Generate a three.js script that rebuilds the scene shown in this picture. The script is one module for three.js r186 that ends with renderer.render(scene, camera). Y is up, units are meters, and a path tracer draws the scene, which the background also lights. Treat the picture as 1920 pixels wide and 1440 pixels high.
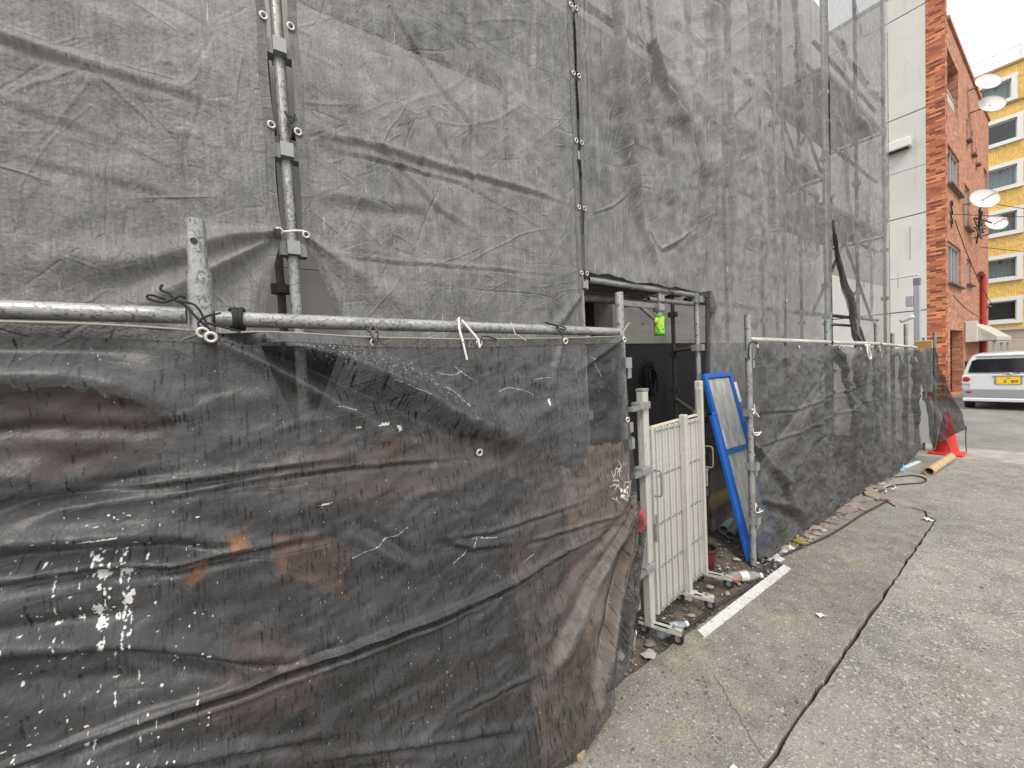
import * as THREE from 'three';
import { RoundedBoxGeometry } from 'three/addons/geometries/RoundedBoxGeometry.js';
import { mergeGeometries } from 'three/addons/utils/BufferGeometryUtils.js';

// ---------- camera ----------
const scene = new THREE.Scene();
const camera = new THREE.PerspectiveCamera(89.92, 4 / 3, 0.05, 900);
{
  // hand-held wide phone lens: looking 56 degrees off the street axis, slightly rolled
  const fwd = new THREE.Vector3(0.5613, -0.0404, -0.8266), right = new THREE.Vector3(0.8252, -0.0488, 0.5627);
  const w = fwd.clone().normalize().negate();
  const u = right.clone().addScaledVector(w, -right.dot(w)).normalize();
  const v = new THREE.Vector3().crossVectors(w, u);
  camera.position.set(0, 1.72, 0);
  camera.quaternion.setFromRotationMatrix(new THREE.Matrix4().makeBasis(u, v, w));
}
// ---------- sky, sun, exposure ----------
{
  const W = 256, H = 128, d = new Float32Array(W * H * 4);
  for (let j = 0; j < H; j++) for (let i = 0; i < W; i++) {
    const el = Math.sin((j + 0.5 - H / 2) / H * Math.PI), k = (j * W + i) * 4;
    const L = el >= 0 ? 1.28 * (0.62 + 0.38 * el) : 0.25;
    d[k] = L * 0.985; d[k + 1] = L; d[k + 2] = L * 1.02; d[k + 3] = 1;
  }
  const t = new THREE.DataTexture(d, W, H, THREE.RGBAFormat, THREE.FloatType);
  t.mapping = THREE.EquirectangularReflectionMapping; t.magFilter = THREE.LinearFilter; t.minFilter = THREE.LinearFilter; t.needsUpdate = true;
  scene.background = t; scene.environment = t;
}
const sun = new THREE.DirectionalLight(0xfff6ea, 1.3);
sun.position.set(-9, 30, 19); sun.target.position.set(4, 0, -2);
sun.castShadow = true; sun.shadow.radius = 36; sun.shadow.mapSize.set(2048, 2048);
Object.assign(sun.shadow.camera, { left: -30, right: 40, top: 30, bottom: -30, near: 1, far: 120 });
scene.add(sun, sun.target);
const renderer = new THREE.WebGLRenderer({ antialias: true });
renderer.toneMapping = THREE.LinearToneMapping;
renderer.toneMappingExposure = 1.55;
renderer.shadowMap.enabled = true;

// ---------- helpers ----------
function rngOf(seed) { let a = seed >>> 0; return () => { a = (a + 0x6D2B79F5) | 0; let t = Math.imul(a ^ (a >>> 15), 1 | a); t = (t + Math.imul(t ^ (t >>> 7), 61 | t)) ^ t; return ((t ^ (t >>> 14)) >>> 0) / 4294967296; }; }
const LAT = new Float32Array(512 * 512); { const r = rngOf(77); for (let i = 0; i < LAT.length; i++) LAT[i] = r() * 2 - 1; }
function vn(x, y) {
  const xi = Math.floor(x), yi = Math.floor(y); let fx = x - xi, fy = y - yi;
  fx = fx * fx * (3 - 2 * fx); fy = fy * fy * (3 - 2 * fy);
  const x0 = xi & 511, x1 = (xi + 1) & 511, y0 = (yi & 511) << 9, y1 = ((yi + 1) & 511) << 9;
  const a = LAT[y0 + x0], b = LAT[y0 + x1], c = LAT[y1 + x0], d = LAT[y1 + x1];
  return a + (b - a) * fx + (c - a + (a - b - c + d) * fx) * fy;
}
function fbm(x, y, o = 4) { let s = 0, a = 0.5; for (let i = 0; i < o; i++) { s += a * vn(x, y); const q = x * 1.62 - y * 1.22 + 17.1; y = x * 1.22 + y * 1.62 + 5.7; x = q; a *= 0.5; } return s; }
const ridged = (x, y, o = 3) => { let s = 0, a = 0.55; for (let i = 0; i < o; i++) { s += a * (1 - 2 * Math.abs(vn(x, y))); const q = x * 1.7 - y * 1.2 + 31; y = x * 1.2 + y * 1.7 + 9; x = q; a *= 0.5; } return s; };
const clamp = (v, a = 0, b = 1) => v < a ? a : v > b ? b : v;
const smooth = (a, b, x) => { const t = clamp((x - a) / (b - a)); return t * t * (3 - 2 * t); };
const lerp = (a, b, t) => a + (b - a) * t;
const enc = (v) => { v = clamp(v); return 255 * (v <= 0.0031308 ? 12.92 * v : 1.055 * Math.pow(v, 1 / 2.4) - 0.055); };
function curveAt(pts, y) { // piecewise smooth lookup, pts sorted by [key, value]
  if (y <= pts[0][0]) return pts[0][1];
  for (let i = 1; i < pts.length; i++) if (y <= pts[i][0]) return lerp(pts[i - 1][1], pts[i][1], (y - pts[i - 1][0]) / (pts[i][0] - pts[i - 1][0]));
  return pts[pts.length - 1][1];
}
function tex(w, h, fn, srgb = true) { // fn(i, j, out) gives linear rgb(a) or bytes
  const d = new Uint8Array(w * h * 4), o = [0, 0, 0, 1];
  for (let j = 0; j < h; j++) for (let i = 0; i < w; i++) {
    o[3] = 1; fn(i, j, o); const k = (j * w + i) * 4;
    if (srgb) { d[k] = enc(o[0]); d[k + 1] = enc(o[1]); d[k + 2] = enc(o[2]); } else { d[k] = 255 * clamp(o[0]); d[k + 1] = d[k]; d[k + 2] = d[k]; }
    d[k + 3] = 255 * clamp(o[3]);
  }
  const t = new THREE.DataTexture(d, w, h, THREE.RGBAFormat);
  t.magFilter = THREE.LinearFilter; t.minFilter = THREE.LinearMipmapLinearFilter; t.generateMipmaps = true;
  t.wrapS = t.wrapT = THREE.MirroredRepeatWrapping; if (srgb) t.colorSpace = THREE.SRGBColorSpace; t.needsUpdate = true; return t;
}
function canvasTex(w, h, draw) {
  const c = document.createElement('canvas'); c.width = w; c.height = h; draw(c.getContext('2d'), w, h);
  const t = new THREE.CanvasTexture(c); t.colorSpace = THREE.SRGBColorSpace; t.wrapS = t.wrapT = THREE.RepeatWrapping; return t;
}
const taken = {};
function numbered(n) { taken[n] = (taken[n] || 0) + 1; return taken[n] === 1 ? n : n + '_' + String(taken[n] - 1).padStart(3, '0'); }
function shade(o) { o.castShadow = true; o.receiveShadow = true; return o; }
function thing(name, label, category, group) { const g = new THREE.Group(); g.name = numbered(name); g.userData = { label, category }; if (group) g.userData.group = group; scene.add(g); return g; }
function part(parent, name, geo, m, label) { const o = shade(new THREE.Mesh(geo, m)); o.name = name; if (label) o.userData.label = label; parent.add(o); return o; }
function solo(name, geo, m, label, category, group) { const o = shade(new THREE.Mesh(geo, m)); o.name = numbered(name); o.userData = { label, category }; if (group) o.userData.group = group; scene.add(o); return o; }
function setting(name, geo, m) { const o = shade(new THREE.Mesh(geo, m)); o.name = name; o.userData = { kind: 'structure' }; scene.add(o); return o; }
function mat(c, roughness = 0.7, metalness = 0, extra = {}) { const m = new THREE.MeshStandardMaterial({ roughness, metalness, side: THREE.DoubleSide, ...extra }); m.color.setRGB(c[0], c[1], c[2]); return m; }
const V3 = (x, y, z) => new THREE.Vector3(x, y, z);
function box(w, h, d, x = 0, y = 0, z = 0, r = 0) { const g = r ? new RoundedBoxGeometry(w, h, d, 2, r) : new THREE.BoxGeometry(w, h, d); g.translate(x, y, z); return g; }
function plain(g) { g = g.index ? g.toNonIndexed() : g; for (const k of Object.keys(g.attributes)) if (!['position', 'normal', 'uv'].includes(k)) g.deleteAttribute(k); return g; }
const join = (l) => mergeGeometries(l.map(plain));
function cyl(a, b, r0, r1 = r0, seg = 18, open = false) { // tube between two points
  const A = V3(...a), B = V3(...b), L = A.distanceTo(B), g = new THREE.CylinderGeometry(r1, r0, L, seg, 1, open);
  const uv = g.attributes.uv; for (let i = 0; i < uv.count; i++) uv.setXY(i, uv.getX(i) * 0.3, uv.getY(i) * L * 2);
  g.applyQuaternion(new THREE.Quaternion().setFromUnitVectors(V3(0, 1, 0), B.clone().sub(A).normalize()));
  g.translate((A.x + B.x) / 2, (A.y + B.y) / 2, (A.z + B.z) / 2); return g;
}
function hollow(a, b, r, wall = 0.003, seg = 24) { // real pipe with a bore
  const L = V3(...a).distanceTo(V3(...b));
  const g = new THREE.LatheGeometry([[r - wall, 0], [r, 0], [r, L], [r - wall, L], [r - wall, 0]].map(p => new THREE.Vector2(...p)), seg);
  const uv = g.attributes.uv; for (let i = 0; i < uv.count; i++) uv.setXY(i, uv.getX(i) * 0.3, g.attributes.position.getY(i) * 2);
  const gg = g.toNonIndexed(); gg.computeVertexNormals();
  gg.applyQuaternion(new THREE.Quaternion().setFromUnitVectors(V3(0, 1, 0), V3(...b).sub(V3(...a)).normalize()));
  gg.translate(...a); return gg;
}
function rope(pts, r, seg = 40, rad = 7, tension = 0.5) { return new THREE.TubeGeometry(new THREE.CatmullRomCurve3(pts.map(p => V3(...p)), false, 'catmullrom', tension), seg, r, rad); }
function slab(pts, y0, y1, bevel = 0) { // flat polygon of [x,z] as a slab
  const s = new THREE.Shape(pts.map(p => new THREE.Vector2(p[0], -p[1])));
  const g = new THREE.ExtrudeGeometry(s, { depth: y1 - y0 - bevel * 2, bevelEnabled: bevel > 0, bevelSize: bevel, bevelThickness: bevel, bevelSegments: 1, bevelOffset: -bevel });
  g.rotateX(-Math.PI / 2); g.translate(0, y0 + bevel, 0); return g;
}
function uvXZ(g, s) { const p = g.attributes.position, uv = new Float32Array(p.count * 2); for (let i = 0; i < p.count; i++) { uv[2 * i] = p.getX(i) / s; uv[2 * i + 1] = p.getZ(i) / s; } g.setAttribute('uv', new THREE.BufferAttribute(uv, 2)); return g; }
function jag(a, b, n, amp, seed) { // jagged line from a to b, end not included
  const r = rngOf(seed), o = [], dx = b[0] - a[0], dz = b[1] - a[1], L = Math.hypot(dx, dz);
  for (let i = 0; i < n; i++) { const t = i / n, k = i ? (r() - 0.5) * 2 * amp : 0; o.push([a[0] + dx * t - dz / L * k, a[1] + dz * t + dx / L * k]); }
  return o;
}
// ---------- surfaces ----------
// crinkle relief: a net of straight-ish creases such as a folded plastic sheet keeps, plus fine cloth noise
function creaseField(w, h, ppm, n, seed, dirs) {
  const f = new Float32Array(w * h), r = rngOf(seed);
  for (let c = 0; c < n; c++) {
    const dir = dirs[Math.floor(r() * dirs.length)];
    let a = dir[0] + (r() - 0.5) * dir[1], x = r() * w, y = r() * h;
    const L = (0.05 + Math.pow(r(), 2.2) * 0.75) * ppm, wd = (0.0022 + r() * r() * 0.007) * ppm, amp = (r() < 0.5 ? -1 : 1) * (0.25 + r() * 0.75), R = Math.ceil(wd * 2.4);
    for (let s = 0; s < L; s += 0.8) {
      a += (r() - 0.5) * 0.05; x += Math.cos(a) * 0.8; y += Math.sin(a) * 0.8;
      const fade = Math.sin(Math.PI * s / L) * amp * 0.5, xi = Math.round(x), yi = Math.round(y);
      for (let j = -R; j <= R; j++) for (let i = -R; i <= R; i++) {
        const px = xi + i, py = yi + j; if (px < 0 || py < 0 || px >= w || py >= h) continue;
        const q = Math.exp(-((px - x) ** 2 + (py - y) ** 2) / (wd * wd)) * fade, k = py * w + px;
        if (Math.abs(q) > Math.abs(f[k]) || q * f[k] < 0) f[k] = f[k] * 0.3 + q * 0.9;
      }
    }
  }
  return f;
}
const PI = Math.PI;
const sheetBump = (() => {
  const N = 1536, ppm = N / 2.4, f = creaseField(N, N, ppm, 1500, 5, [[PI / 2, 0.5], [0, 0.6], [0.6, 0.9], [2.3, 0.9], [1.1, 3]]);
  return tex(N, N, (i, j, o) => { o[0] = 0.5 + f[j * N + i] * 0.42 + fbm(i / 26, j / 26, 3) * 0.16 + fbm(i / 3.1, j / 3.1, 2) * 0.09; }, false);
})();
// hanging sheets: mostly upright pleats and pulls
const hangBump = (() => {
  const N = 1280, ppm = N / 2.4, f = creaseField(N, N, ppm, 1000, 25, [[PI / 2, 0.25], [PI / 2, 0.3], [1.35, 0.3], [1.8, 0.3], [0.5, 1.5]]);
  return tex(N, N, (i, j, o) => { o[0] = 0.5 + f[j * N + i] * 0.4 + fbm(i / 24, j / 60, 3) * 0.2 + vn(i / 7, j / 80) * 0.12 + fbm(i / 3.1, j / 3.1, 2) * 0.07; }, false);
})();
// upper sheets: dusty dark-grey mesh cloth, rain marks, weathered fibres; alpha is the openness of the mesh
const upperMap = (() => {
  const N = 2048, M = 4, ppm = N / M, mark = new Float32Array(N * N), r = rngOf(31);
  for (let k = 0; k < 11000; k++) {
    const x = r() * N, y = r() * N; if (fbm(x / 420, y / 420, 2) + r() * 0.5 < 0.05) continue;
    const L = (0.01 + r() * r() * 0.05) * ppm, w = r() < 0.3 ? 2 : 1, light = r() < 0.3 ? 0.55 : -0.5, lean = (r() - 0.5) * 0.12, a = 0.35 + r() * 0.65;
    for (let s = 0; s < L; s++) for (let q = 0; q < w; q++) { const xi = Math.floor(x + q + s * lean), yi = Math.floor(y + s); if (xi >= 0 && xi < N && yi < N) mark[yi * N + xi] = light * a; }
  }
  for (let k = 0; k < 60; k++) { // a few bright plaster drips and threads
    const x = r() * N, y = r() * N, L = (0.01 + r() * 0.06) * ppm; for (let s = 0; s < L; s++) { const xi = Math.floor(x + s * 0.05), yi = Math.floor(y + s); if (yi < N && xi + 1 < N) mark[yi * N + xi] = 1.1 + r() * 0.3; }
  }
  return tex(N, N, (i, j, o) => {
    const big = fbm(i / 300, j / 300, 4), mid = fbm(i / 34, j / 34, 4), fib = vn(i / 1.6, j / 9), fine = vn(i * 0.9, j * 0.9), str = vn(i / 5, j / 70) * 0.6 + vn(i / 2.3 + 50, j / 34) * 0.4;
    let v = 0.21 * (1 + big * 0.22 + mid * 0.3 + fib * 0.16 + fine * 0.2 + str * 0.2);
    const m = mark[j * N + i]; v = m > 1 ? 0.5 * m : v * (1 + m * 0.75);
    o[0] = v; o[1] = v * 0.985; o[2] = v * 0.965; o[3] = clamp(0.74 + big * 0.06 + mid * 0.1 + (m < 0 ? 0.15 : 0) + (m > 1 ? 0.3 : 0), 0.4, 1);
  });
})();
// near sheet: black mesh, wet streaks, white paint spatter, worn-open patches. Covers x -2.0..1.8, y -0.05..1.95
const NX0 = -2.0, NX1 = 1.8, NY0 = -0.05, NY1 = 1.95;
const inPoly = (x, y, P) => { let c = false; for (let i = 0, j = P.length - 1; i < P.length; j = i++) if ((P[i][1] > y) !== (P[j][1] > y) && x < (P[j][0] - P[i][0]) * (y - P[i][1]) / (P[j][1] - P[i][1]) + P[i][0]) c = !c; return c; };
const nearTex = (() => {
  const W = 2048, H = 1078, ppm = W / (NX1 - NX0), r = rngOf(9), wet = new Float32Array(W * H), paint = new Float32Array(W * H);
  const px = (x) => (x - NX0) * ppm, py = (y) => (y - NY0) * ppm;
  for (let k = 0; k < 13000; k++) {
    const X = NX0 + r() * 3.8, Y = r() * 1.9, dens = 0.5 + 0.75 * fbm(X * 2.2, Y * 2.2, 3) + 0.3 * smooth(-0.4, 0.3, X); if (r() > dens) continue;
    const L = (0.01 + Math.pow(r(), 1.5) * 0.045) * ppm, w = 1 + Math.floor(r() * 2.9), a = 0.5 + r() * 0.5, lean = (r() - 0.5) * 0.08;
    for (let s = 0; s < L; s++) for (let q = 0; q < w; q++) { const xi = Math.floor(px(X) + q + s * lean), yi = Math.floor(py(Y) + s); if (xi >= 0 && xi < W && yi < H && (r() < 0.9)) wet[yi * W + xi] = Math.max(wet[yi * W + xi], a * (q === 0 || s > L * 0.3 ? 1 : 0.5)); }
  }
  function blob(X, Y, rx, ry, a = 1) { const cx = px(X), cy = py(Y), ax = Math.max(0.8, rx * ppm), ay = Math.max(0.8, ry * ppm), sd = r() * 99; for (let j = Math.floor(-ay * 1.5); j <= ay * 1.5; j++) for (let i = Math.floor(-ax * 1.5); i <= ax * 1.5; i++) { const d = Math.hypot(i / ax, j / ay) + vn(i * 0.55 + sd, j * 0.55) * 0.55, xi = Math.round(cx + i), yi = Math.round(cy + j); if (d < 1 && xi >= 0 && yi >= 0 && xi < W && yi < H) paint[yi * W + xi] = Math.max(paint[yi * W + xi], a * (0.75 + 0.25 * r())); } }
  function squiggle(X, Y, a0, L, w, bend) { let x = X, y = Y, a = a0; for (let s = 0; s < L; s += 0.003) { blob(x, y, w * (0.5 + r()), w * (0.5 + r()), 0.75); a += (r() - 0.5) * bend; x += Math.cos(a) * 0.003; y += Math.sin(a) * 0.003; } }
  // the thick paint drip, two broken vertical runs
  for (let k = 0; k < 70; k++) { const t = r(), side = r() < 0.5 ? 0 : 1; blob(-0.352 + side * 0.042 + (r() - 0.5) * (r() < 0.3 ? 0.05 : 0.012), 1.30 - t * 0.25, 0.0016 + r() * r() * 0.006, 0.002 + r() * r() * 0.011); }
  for (const [X, Y] of [[-0.3, 1.23], [-0.305, 1.16], [-0.35, 1.24], [-0.36, 1.155], [-0.355, 1.12]]) blob(X, Y, 0.009, 0.013);
  for (let s = 0; s < 0.075; s += 0.0025) blob(-0.385 + s, 1.335 - s * 0.07, 0.0025, 0.0022);
  for (let k = 0; k < 300; k++) { const X = -0.75 + Math.pow(r(), 1.3) * 0.62, Y = 0.62 + r() * 0.78; blob(X, Y, 0.0012 + r() * r() * 0.0045, 0.0012 + r() * r() * 0.005); }
  for (let k = 0; k < 42; k++) blob(-0.43 + Math.floor(r() * 4) * 0.043, 0.78 + r() * 0.5, 0.0017, 0.003 + r() * 0.008);
  // scribbled white marks beside the gate post
  for (let k = 0; k < 26; k++) squiggle(1.56 + r() * 0.13, 0.97 + r() * 0.2, 0.4 + r() * 0.9 + (r() < 0.5 ? PI / 2 : 0), 0.02 + r() * 0.05, 0.0022, 0.35);
  for (let k = 0; k < 14; k++) blob(1.58 + r() * 0.08, 1.0 + r() * 0.05, 0.006, 0.006);
  // hanging threads of dried glue near the top
  for (const [X, Y, a, L] of [[0.42, 1.7, -0.4, 0.14], [0.62, 1.72, -0.5, 0.12], [0.7, 1.74, -0.9, 0.1], [0.64, 1.66, -0.2, 0.13], [0.9, 1.62, 0.2, 0.2], [0.24, 1.62, -0.2, 0.06], [1.1, 1.66, 0.3, 0.1], [1.48, 1.76, -0.75, 0.14], [0.95, 0.86, 0.2, 0.06], [0.7, 1.04, 0.15, 0.12], [0.25, 1.1, 0.2, 0.2], [0.6, 0.98, 0.3, 0.14]]) squiggle(X, Y, a, L, 0.0013, 0.22);
  for (const [X, Y, a, b] of [[0.39, 1.54, 0.02, 0.006], [0.45, 1.52, 0.01, 0.01], [1.18, 1.55, 0.008, 0.016], [0.18, 1.3, 0.018, 0.003], [0.3, 1.54, 0.007, 0.005]]) blob(X, Y, a, b, 0.9);
  // sugar-like grit stuck to the shiny fold
  for (let k = 0; k < 520; k++) { const t = r(); blob(lerp(0.16, 0.78, t) + (r() - 0.5) * 0.05, lerp(1.81, 1.53, t * t) + (r() - 0.5) * 0.055, 0.0014, 0.0014, 0.5); }
  for (let k = 0; k < 900; k++) blob(NX0 + r() * 3.8, r() * 1.9, 0.0012, 0.0012 + r() * 0.002, 0.3 + 0.4 * r());
  const holes = [[[-0.085, 1.265], [-0.05, 1.268], [-0.035, 1.2], [-0.08, 1.198]], [[0.03, 1.24], [0.05, 1.24], [0.06, 1.13], [0.03, 1.12]], [[-0.19, 1.165], [-0.14, 1.215], [-0.135, 1.19], [-0.17, 1.145]]];
  const map = tex(W, H, (i, j, o) => {
    const X = NX0 + i / ppm, Y = NY0 + j / ppm, k = j * W + i;
    const big = fbm(X * 2.3 + 9, Y * 2.3, 4), mid = fbm(X * 14, Y * 14, 3), fine = vn(i * 0.8, j * 0.8), weave = vn(i * 0.6, j * 0.13) * 0.5 + vn(i * 0.12 + 40, j * 0.6) * 0.5;
    let v = 0.045 * (1 + big * 0.3 + mid * 0.35 + fine * 0.25 + weave * 0.25);
    const q = wet[k], p = paint[k]; v *= 1 - q * 0.88; const w = p > 0 ? p : 0;
    const lap = X > 1.225 + 0.004 * vn(j * 0.05, 2); let a = (lap ? 0.6 : 0.72) + big * 0.06 + mid * 0.1; if (lap) v *= 1.25;
    for (const P of holes) if (inPoly(X + mid * 0.006, Y + vn(i * 0.3, j * 0.3) * 0.004, P)) a = 0.45;
    o[0] = lerp(v * 0.98, 0.72, w); o[1] = lerp(v * 0.985, 0.72, w); o[2] = lerp(v * 1.03, 0.7, w); o[3] = Math.max(a + q * 0.34, w > 0.05 ? 1 : 0);
  });
  const f = creaseField(W, H, ppm, 620, 15, [[0, 0.35], [0.15, 0.4], [-0.5, 0.8], [PI / 2, 0.7], [1.2, 2]]);
  const bump = tex(W, H, (i, j, o) => { const k = j * W + i; o[0] = 0.5 + f[k] * 0.4 + fbm(i / 22, j / 16, 3) * 0.15 + fbm(i / 2.4, j / 2.4, 2) * 0.1 + paint[k] * 0.08; }, false);
  return { map, bump };
})();
function cloth(map, bump, bumpScale, roughness, extra = {}) { return new THREE.MeshPhysicalMaterial({ map, bumpMap: bump, bumpScale, roughness, metalness: 0, transparent: true, side: THREE.DoubleSide, ...extra }); }
const M = {};
M.near = cloth(nearTex.map, nearTex.bump, 0.006, 0.44, { specularIntensity: 1, ior: 1.55 });
M.upper = cloth(upperMap, sheetBump, 0.02, 0.55, { specularIntensity: 0.8 });
M.thin = cloth(upperMap, hangBump, 0.03, 0.6, { opacity: 0.7, specularIntensity: 0.6 });
M.thin.color.setRGB(1.3, 1.3, 1.31);
M.mid = cloth(upperMap, hangBump, 0.026, 0.6, { opacity: 0.84, specularIntensity: 0.6 }); M.mid.color.setRGB(1.3, 1.3, 1.3);
M.hang = cloth(upperMap, hangBump, 0.024, 0.55, { specularIntensity: 0.8 }); M.hang.color.setRGB(1.08, 1.08, 1.08);
M.fence = cloth(upperMap, sheetBump, 0.03, 0.5, { specularIntensity: 0.9 }); M.fence.color.setRGB(0.38, 0.38, 0.38);
M.hem = mat([0.36, 0.36, 0.36], 0.6, 0, { map: upperMap, bumpMap: sheetBump, bumpScale: 0.02 });
M.hemGrey = mat([0.62, 0.62, 0.62], 0.7, 0, { map: upperMap, bumpMap: sheetBump, bumpScale: 0.01 });
M.brownCloth = mat([0.56, 0.42, 0.32], 0.95, 0, { map: tex(256, 256, (i, j, o) => { const v = 0.85 + fbm(i / 20, j / 20, 3) * 0.5 + (((i >> 1) + (j >> 1)) & 1 ? 0.06 : -0.06); o[0] = v; o[1] = v * 0.98; o[2] = v * 0.96; }) });
M.orangeCloth = mat([0.62, 0.29, 0.12], 0.9, 0, { map: M.brownCloth.map });
const galvMap = tex(512, 512, (i, j, o) => {
  const a = fbm(i / 60, j / 110, 4), sp = vn(i / 5, j / 5), rust = smooth(0.3, 0.45, fbm(i / 24 + 90, j / 30, 4)), sc = smooth(0.55, 0.75, vn(i / 3, j / 6)), grime = smooth(0.1, 0.5, fbm(i / 9 + 33, j / 9, 4)) , pl = smooth(0.3, 0.42, fbm(i / 16 + 7, j / 13, 3));
  let v = (0.48 + a * 0.2 + sp * 0.06 + sc * 0.14) * (1 - grime * 0.55); o[0] = lerp(v, 0.2, rust * 0.7); o[1] = lerp(v * 0.99, 0.15, rust * 0.7); o[2] = lerp(v * 0.95, 0.1, rust * 0.75);
  o[0] = lerp(o[0], 0.7, pl * 0.6); o[1] = lerp(o[1], 0.69, pl * 0.6); o[2] = lerp(o[2], 0.64, pl * 0.6);
});
const galvBump = tex(256, 256, (i, j, o) => { o[0] = 0.5 + fbm(i / 9, j / 9, 4) * 0.6; }, false);
M.galv = mat([0.66, 0.67, 0.67], 0.42, 0.35, { map: galvMap, bumpMap: galvBump, bumpScale: 0.0012 });
M.cast = mat([0.3, 0.3, 0.295], 0.5, 0.3);
M.galvOld = mat([0.5, 0.485, 0.46], 0.6, 0.25, { map: galvMap, bumpMap: galvBump, bumpScale: 0.0015 });
M.darkPipe = mat([0.2, 0.18, 0.165], 0.75, 0.1, { map: galvMap });
M.alu = mat([0.66, 0.655, 0.62], 0.5, 0.25, { map: tex(256, 512, (i, j, o) => { const v = 0.82 + fbm(i / 14, j / 140, 4) * 0.35 + vn(i / 3, j / 3) * 0.03, d = smooth(0.2, 0.45, fbm(i / 20 + 50, j / 20, 4)); o[0] = lerp(v, 0.45, d * 0.6); o[1] = lerp(v * 0.985, 0.42, d * 0.6); o[2] = lerp(v * 0.95, 0.36, d * 0.65); }) });
M.blackCord = mat([0.012, 0.012, 0.013], 0.7); M.whiteCord = mat([0.68, 0.66, 0.6], 0.9); M.grommet = mat([0.62, 0.6, 0.54], 0.4, 0.5);
M.rubber = mat([0.02, 0.02, 0.02], 0.8); M.dark = mat([0.03, 0.03, 0.03], 0.8);
// ---------- ground ----------
function aggregate(N, m, seed, base, tint, nStones, bright, sizes, patches) {
  const ppm = N / m, r = rngOf(seed), st = new Float32Array(N * N), hh = new Float32Array(N * N);
  for (let k = 0; k < nStones; k++) {
    const x = r() * N, y = r() * N; if (fbm(x / 260 + seed, y / 260, 3) * 0.6 + r() < 0.2) continue;
    const R = (sizes[0] + r() * r() * sizes[1]) * ppm * 0.5, e = 0.6 + r() * 0.8, ca = Math.cos(r() * 3.1), sa = Math.sin(r() * 3.1), v = r() < bright ? 0.5 + r() * 0.5 : -(0.3 + r() * 0.5), R2 = Math.ceil(R * 1.5);
    for (let j = -R2; j <= R2; j++) for (let i = -R2; i <= R2; i++) {
      const d = Math.hypot((i * ca + j * sa) / R, (j * ca - i * sa) / (R * e)); if (d > 1) continue;
      const xi = (Math.round(x + i) + N) % N, yi = (Math.round(y + j) + N) % N; st[yi * N + xi] = v * (1 - d * d * 0.4); hh[yi * N + xi] = Math.max(hh[yi * N + xi], (1 - d) * (v > 0 ? 0.5 : 0.25));
    }
  }
  const map = tex(N, N, (i, j, o) => {
    const s = st[j * N + i], big = fbm(i / 330 + seed * 3, j / 330, 4), mid = fbm(i / 46, j / 46, 3), f = vn(i * 0.7, j * 0.7), f2 = vn(i / 2.7 + 9, j / 2.7), stain = smooth(0.12, 0.4, fbm(i / 150 + 70, j / 150 + seed, 4)) * patches;
    const v = base * (1 + big * 0.32 + mid * 0.3 + f * 0.24 + f2 * 0.2);
    for (let c = 0; c < 3; c++) { let q = v * tint[c]; q = s > 0 ? lerp(q, 0.46 * (c === 2 ? 0.9 : 1), s * 0.85) : q * (1 + s * 0.8); o[c] = lerp(q, q * [1.2, 1.12, 0.98][c], stain); }
  });
  const bump = tex(N / 2, N / 2, (i, j, o) => { o[0] = 0.35 + hh[(j * 2) * N + i * 2] + fbm(i / 3, j / 3, 3) * 0.35 + fbm(i / 40, j / 40, 2) * 0.2; }, false);
  return { map, bump };
}
const roadT = aggregate(2048, 4.2, 21, 0.215, [1.07, 1.0, 0.89], 120000, 0.72, [0.0035, 0.0085], 0.4);
const apronT = aggregate(2048, 3.4, 43, 0.19, [1.1, 1.0, 0.86], 80000, 0.36, [0.0025, 0.007], 0.6);
M.road = mat([1, 1, 1], 0.9, 0, { map: roadT.map, bumpMap: roadT.bump, bumpScale: 0.006 });
M.apron = mat([1, 1, 1], 0.92, 0, { map: apronT.map, bumpMap: apronT.bump, bumpScale: 0.006 });
M.crossRoad = mat([0.8, 0.82, 0.85], 0.92, 0, { map: roadT.map, bumpMap: roadT.bump, bumpScale: 0.004 });
M.gutter = mat([0.36, 0.345, 0.315], 0.9, 0, { map: tex(512, 512, (i, j, o) => { const v = 0.9 + fbm(i / 60, j / 60, 5) * 0.35 + vn(i, j) * 0.08; o[0] = v; o[1] = v * 0.99; o[2] = v * 0.96; }) });
const soilMap = tex(1024, 1024, (i, j, o) => {
  const a = fbm(i / 70, j / 70, 5), b = vn(i / 2.2, j / 2.2), c = smooth(0.35, 0.6, vn(i / 4 + 60, j / 3)), v = 0.085 * (1 + a * 0.9 + b * 0.4);
  o[0] = lerp(v * 1.25, 0.34, c * 0.7); o[1] = lerp(v, 0.31, c * 0.7); o[2] = lerp(v * 0.78, 0.25, c * 0.7);
});
M.soil = mat([1, 1, 1], 1, 0, { map: soilMap, bumpMap: soilMap, bumpScale: 0.02 });
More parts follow.
